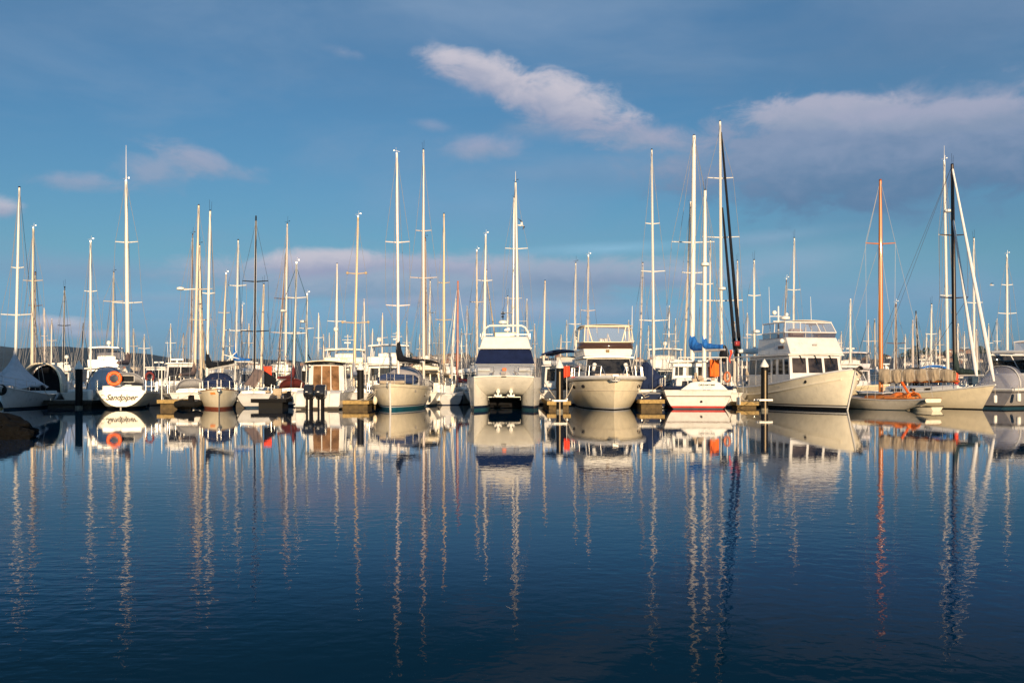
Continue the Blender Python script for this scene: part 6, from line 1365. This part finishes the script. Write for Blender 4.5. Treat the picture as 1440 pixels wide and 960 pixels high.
# navy boom tent on the navy yacht
def navy_tent():
    t = thing('boat_tent', 'navy canvas tent draped over the boom of the navy hulled yacht', 'boat cover', (wx(908, 68.4), 68.4, 0), R(-9))
    a = MB(); pts = [(-1.25, 1.15), (-.15, 3.0), (.1, 3.05), (1.35, 1.75), (1.45, 1.1)]; rows = []
    for i in range(9):
        y = -1.0+5.2*i/8; f = lerp(1, .96, i/8); rows.append([(x*f+.03*math.sin(i*2.1+j), y, 1.0+(z-1.0)*f+.02*math.sin(i*1.7+j)) for j, (x, z) in enumerate(pts)])
    a.grid(rows); a.add(rows[0], [tuple(range(5))]); a.add(rows[-1], [tuple(range(5))[::-1]]); a.build('canvas', navyc, t, solid=.02, angle=25)
    pl = MB(); pl.tube((-1.2, -1.4, 1.0), (-.55, -1.3, 4.2), .02, n=5); pl.tube((-.6, -1.35, 1.0), (-.55, -1.3, 4.2), .02, n=5); pl.build('tent_pole', wirew, t)
navy_tent()
# brown tarpaulin and black tarpaulin over the racing sloop
def tarps():
    D = 70.3
    a = [P3(341, 540, D+.5), P3(358, 544, D-1.0), P3(371.5, 521, D-1.0), P3(357, 518, D+.5)]
    mb = MB(); mb.grid([[a[0].lerp(a[1], i/6).lerp(a[3].lerp(a[2], i/6), j/8)+V((0, 0, -.12*math.sin(j/8*math.pi)+.03*math.sin(i*2))) for i in range(7)] for j in range(9)])
    o = mb.build('tarpaulin', M('dusty_brown_canvas', (.24, .175, .155), .9, var=.12, bump=.3), solid=.02, angle=60); tag(o, 'dusty brown tarpaulin pitched over the boom of the black masted racing sloop', 'tarpaulin')
    mb = MB(); a = [P3(371.5, 521, D), P3(372, 543, D), P3(388, 545, D-.5), P3(388, 532, D-.5)]
    mb.grid([[a[0].lerp(a[1], i/5).lerp(a[3].lerp(a[2], i/5), j/6)+V((0, .06*math.sin(j+i), 0)) for i in range(6)] for j in range(7)])
    o = mb.build('tarpaulin', blackc, solid=.03, angle=60); tag(o, 'black tarpaulin hanging under the flame red flag', 'tarpaulin')
    f = MB(); a = [P3(370.5, 515, 71), P3(382, 515, 71), P3(382, 530, 71), P3(371, 523, 71)]
    f.grid([[a[0].lerp(a[1], i/6).lerp(a[3].lerp(a[2], i/6), j/6)+V((0, .06*math.sin(i*1.3+j*.5), 0)) for i in range(7)] for j in range(7)])
    o = f.build('flag', flame, solid=.012, angle=60); tag(o, 'flame red flag like cloth beside a thick short cream mast', 'flag')
    st = thing('deck_gear', 'heap of pale boxes and bags on the black sided pontoon', 'deck gear', (wx(380, 67.5), 67.8, .62), 0); rnd = random.Random(5)
    for k in range(9):
        MB().box((rnd.uniform(-1.4, 1.4), rnd.uniform(-.3, .5), rnd.uniform(.12, .5)), (rnd.uniform(.2, .6), rnd.uniform(.2, .4), rnd.uniform(.15, .5)), rz=rnd.uniform(0, 3), ry=rnd.uniform(-.3, .3)).build('gear_bag', rnd.choice([gel, tanc, greyc, blackc, cream]), st, bevel=.05)
    o = MB(); p = [P3(797-4, 515, 66), P3(797+4, 514.5, 66), P3(797+4, 529, 66), P3(797-4, 531, 66)]
    o.grid([[p[0].lerp(p[1], i/5).lerp(p[3].lerp(p[2], i/5), j/5)+V((0, .05*math.sin(i*2), 0)) for i in range(6)] for j in range(6)]); c = o.build('hanging_cloth', flame, solid=.015); tag(c, 'salmon red cloth hanging right of the brass striped pile', 'cloth')
    MB_ = MB().tube(P3(797, 513, 66), V((wx(797, 66), 66, .5)), .02, n=5).build('pole', wirew); tag(MB_, 'thin pole carrying the salmon red cloth by the brass striped pile', 'pole')
    w = MB().tube((wx(227.5, 64.3), 64.3, .55), (wx(227.5, 64.3), 64.3, wz(515, 64.3)), .035, n=8).build('post', plast); tag(w, 'thin white post standing on the yellow timber finger end', 'post')
    w = MB(); w.box((wx(614.5, 73), 73, 1.0), (.5, .3, 1.3)); tag(w.build('dock_box', plast, bevel=.03), 'cream utility box on the far walkway left of the catamaran', 'utility box')
    b = MB(); b.box((wx(637.5, 79), 79, 1.02), (.34, .3, 1.0)); b.prism([(-.2, 1.52), (.2, 1.52), (0, 1.62)], 'y', 78.85, 79.15); o = b.build('service_pedestal', cream, bevel=.02); tag(o, 'cream service pedestal on the walkway below the red wooden mast', 'pedestal')
tarps()
def small_boat(px, D, face, yaw, L, B, label, mat, hc=.75, cab=True):
    rz = R(yaw)+(math.pi if face == 'b' else 0); t = thing('runabout', label, 'motor boat', (wx(px, D), D, 0), rz, 'small runabouts by the walkway')
    H = Hull(L, B, hc, hc*1.02, hc*1.35, rb=.8, rs=.05, tw=.9, a_s=.2); H.build(t, [(.06, navy), (None, mat)], deckm, n=16, m=5, bulwark=.15); H.strake(t, gel, dz=-.02, r=.035)
    if cab:
        c, F = house(t, 'cuddy', (-L*.1, L*.25), (-L*.08, L*.12), (B*.36, B*.26), (B*.33, B*.22), hc, hc+.7, mat, bevel=.05); panes(c, F['fore'], 2, .08, .92, .35, .85, .06, glass); panes(c, F['left'], 1, .1, .9, .35, .85, .06, glass); panes(c, F['right'], 1, .1, .9, .35, .85, .06, glass)
    MB().box((0, -L*.3, hc-.05), (B*.6, .4, .3)).build('thwart', mat, t, bevel=.04)
small_boat(620, 76.5, 's', 20, 5.2, 2.0, 'pale grey runabout on the walkway right of the teal striped sloop', grey)
small_boat(650, 76.8, 'b', 5, 4.6, 1.9, 'little white and navy runabout close left of the catamaran hull', gel, cab=False)
small_boat(1285, 70, 's', -30, 4.6, 1.9, 'white runabout hidden behind the tan boom cover', gel)
small_boat(216, 74.5, 'b', 12, 5.5, 2.1, 'white runabout behind the yellow timber finger by the life ring sloop', gel)

# ---- mooring lines
line(P3(466, 545, 64.6), P3(482, 561, 64.2), .25, 'rope sagging from the twin outboard boat to the timber pontoon end')
line(P3(505, 562, 64.0), P3(528, 551, 62.5), .22, 'rope sagging from the timber pontoon end to the teal striped sloop')
line(P3(1034, 536, 66), P3(1052, 562, 65.8), .45, 'rope sagging from the ketch quarter to the pontoon end')
line(P3(1152, 532, 64.0), P3(1098, 567, 67), .25, 'rope running down the trawler side from its hawse pipe')
line(P3(905, 556, 64.4), P3(932, 538, 66.5), .08, 'upper rope from the ketch to the timber pontoon end')
line(P3(905, 559, 64.4), P3(933, 548, 66.5), .05, 'lower rope from the ketch to the timber pontoon end')
line(P3(1373, 543, 63.3), P3(1316, 560, 67), .12, 'dark rope along the cutter bow', mat=wired)
line(P3(764, 535, 63), P3(781, 560, 63.2), .02, 'tight rope from the catamaran to the brass striped pile pontoon')
line(P3(757, 549, 62), P3(773, 564, 63.2), .03, 'lower tight rope from the catamaran to the pontoon end')
line(P3(1056, 563, 66), P3(1072, 565, 60.3), .1, 'rope loop from the pontoon end to the pile before the trawler')

line(P3(532, 545, 63), P3(500, 563, 64.2), .18, 'second rope from the teal striped sloop to the timber pontoon end')
line(P3(806, 540, 63.5), P3(793, 563, 63.6), .12, 'rope from the bow rail yacht to the brass striped pile pontoon')
line(P3(897, 541, 63.5), P3(908, 559, 64.4), .10, 'rope from the bow rail yacht down to the pontoon below the navy boat')
line(P3(325, 549, 64), P3(332, 560, 67), .08, 'rope from the red keeled sloop to the pale grey float')
line(P3(275, 549, 64), P3(248, 562, 64.3), .12, 'rope from the red keeled sloop to the thin white post pontoon')
line(P3(141, 549, 64), P3(121, 562, 66), .10, 'rope from the life ring sloop to the dark pontoon')
line(P3(414, 551, 63), P3(404, 560, 66.8), .08, 'rope from the twin outboard boat to the black sided pontoon')
line(P3(62, 549, 66), P3(74, 561, 66.6), .05, 'rope from the tented boat to the dark pontoon')

# ---- gulls
def gull(px, py, D, s, rz, roll, label):
    t = thing('gull', label, 'gull', P3(px, py, D), rz); t.rotation_euler = (0, roll, rz)
    b = MB(); prof = [(0.0, -.34), (.03, -.30), (.06, -.16), (.085, 0), (.075, .12), (.045, .2), (.05, .26), (.035, .31), (.012, .34), (.008, .39), (0.0, .40)]
    b.lathe([(r*s, y*s) for r, y in prof], n=12, axis='y')
    for sg in (1, -1):                                         # wings grow out of the body, dark outer halves
        pts = [(.03, .12, .02), (.28, .20, .16), (.55, .06, .20), (.78, -.14, .17)]; ch = [.20, .20, .15, .03]
        r0 = [V((sg*x, y+c*.4, z))*s for (x, y, z), c in zip(pts, ch)]; r1 = [V((sg*x, y-c*.6, z))*s for (x, y, z), c in zip(pts, ch)]; u = [p.lerp(q, .35)+V((0, 0, .022*s)) for p, q in zip(r0, r1)]; l = [p-V((0, 0, .03*s)) for p in u]
        b.grid([r0, u, r1, l, r0], [0, 1, 1]*4)
    b.add([V((-.04, -.30, 0))*s, V((.04, -.30, 0))*s, V((.09, -.46, 0))*s, V((-.09, -.46, 0))*s, V((0, -.30, .02))*s, V((0, -.45, .01))*s], [(0, 1, 2, 3), (0, 4, 5, 3), (1, 4, 5, 2)])
    b.build('body', [M('gull_white', (.75, .73, .70), .7), M('gull_dark_wing', (.03, .03, .035), .7)], t, weld=True, angle=50)
gull(732, 317, 95, 1.05, R(-62), R(48), 'white bellied gull with dark wings flying beside the tall mast behind the catamaran')
gull(1395, 401, 190, 1.2, R(70), R(10), 'tiny distant gull gliding right of the cutter mast')

# ------------------------------------------------------------------ the evening air
def haze():
    m = bpy.data.materials.new('evening_haze'); m.use_nodes = True; t = m.node_tree; t.nodes.clear()
    v = t.nodes.new('ShaderNodeVolumePrincipled'); v.inputs['Color'].default_value = (.28, .62, 1.0, 1); v.inputs['Density'].default_value = .000022; v.inputs['Anisotropy'].default_value = 0
    o = t.nodes.new('ShaderNodeOutputMaterial'); t.links.new(v.outputs[0], o.inputs['Volume'])
    h = MB().box((0, 2200, 87), (7600, 5010, 178)).build('haze', m); tag(h, kind='stuff')
haze()
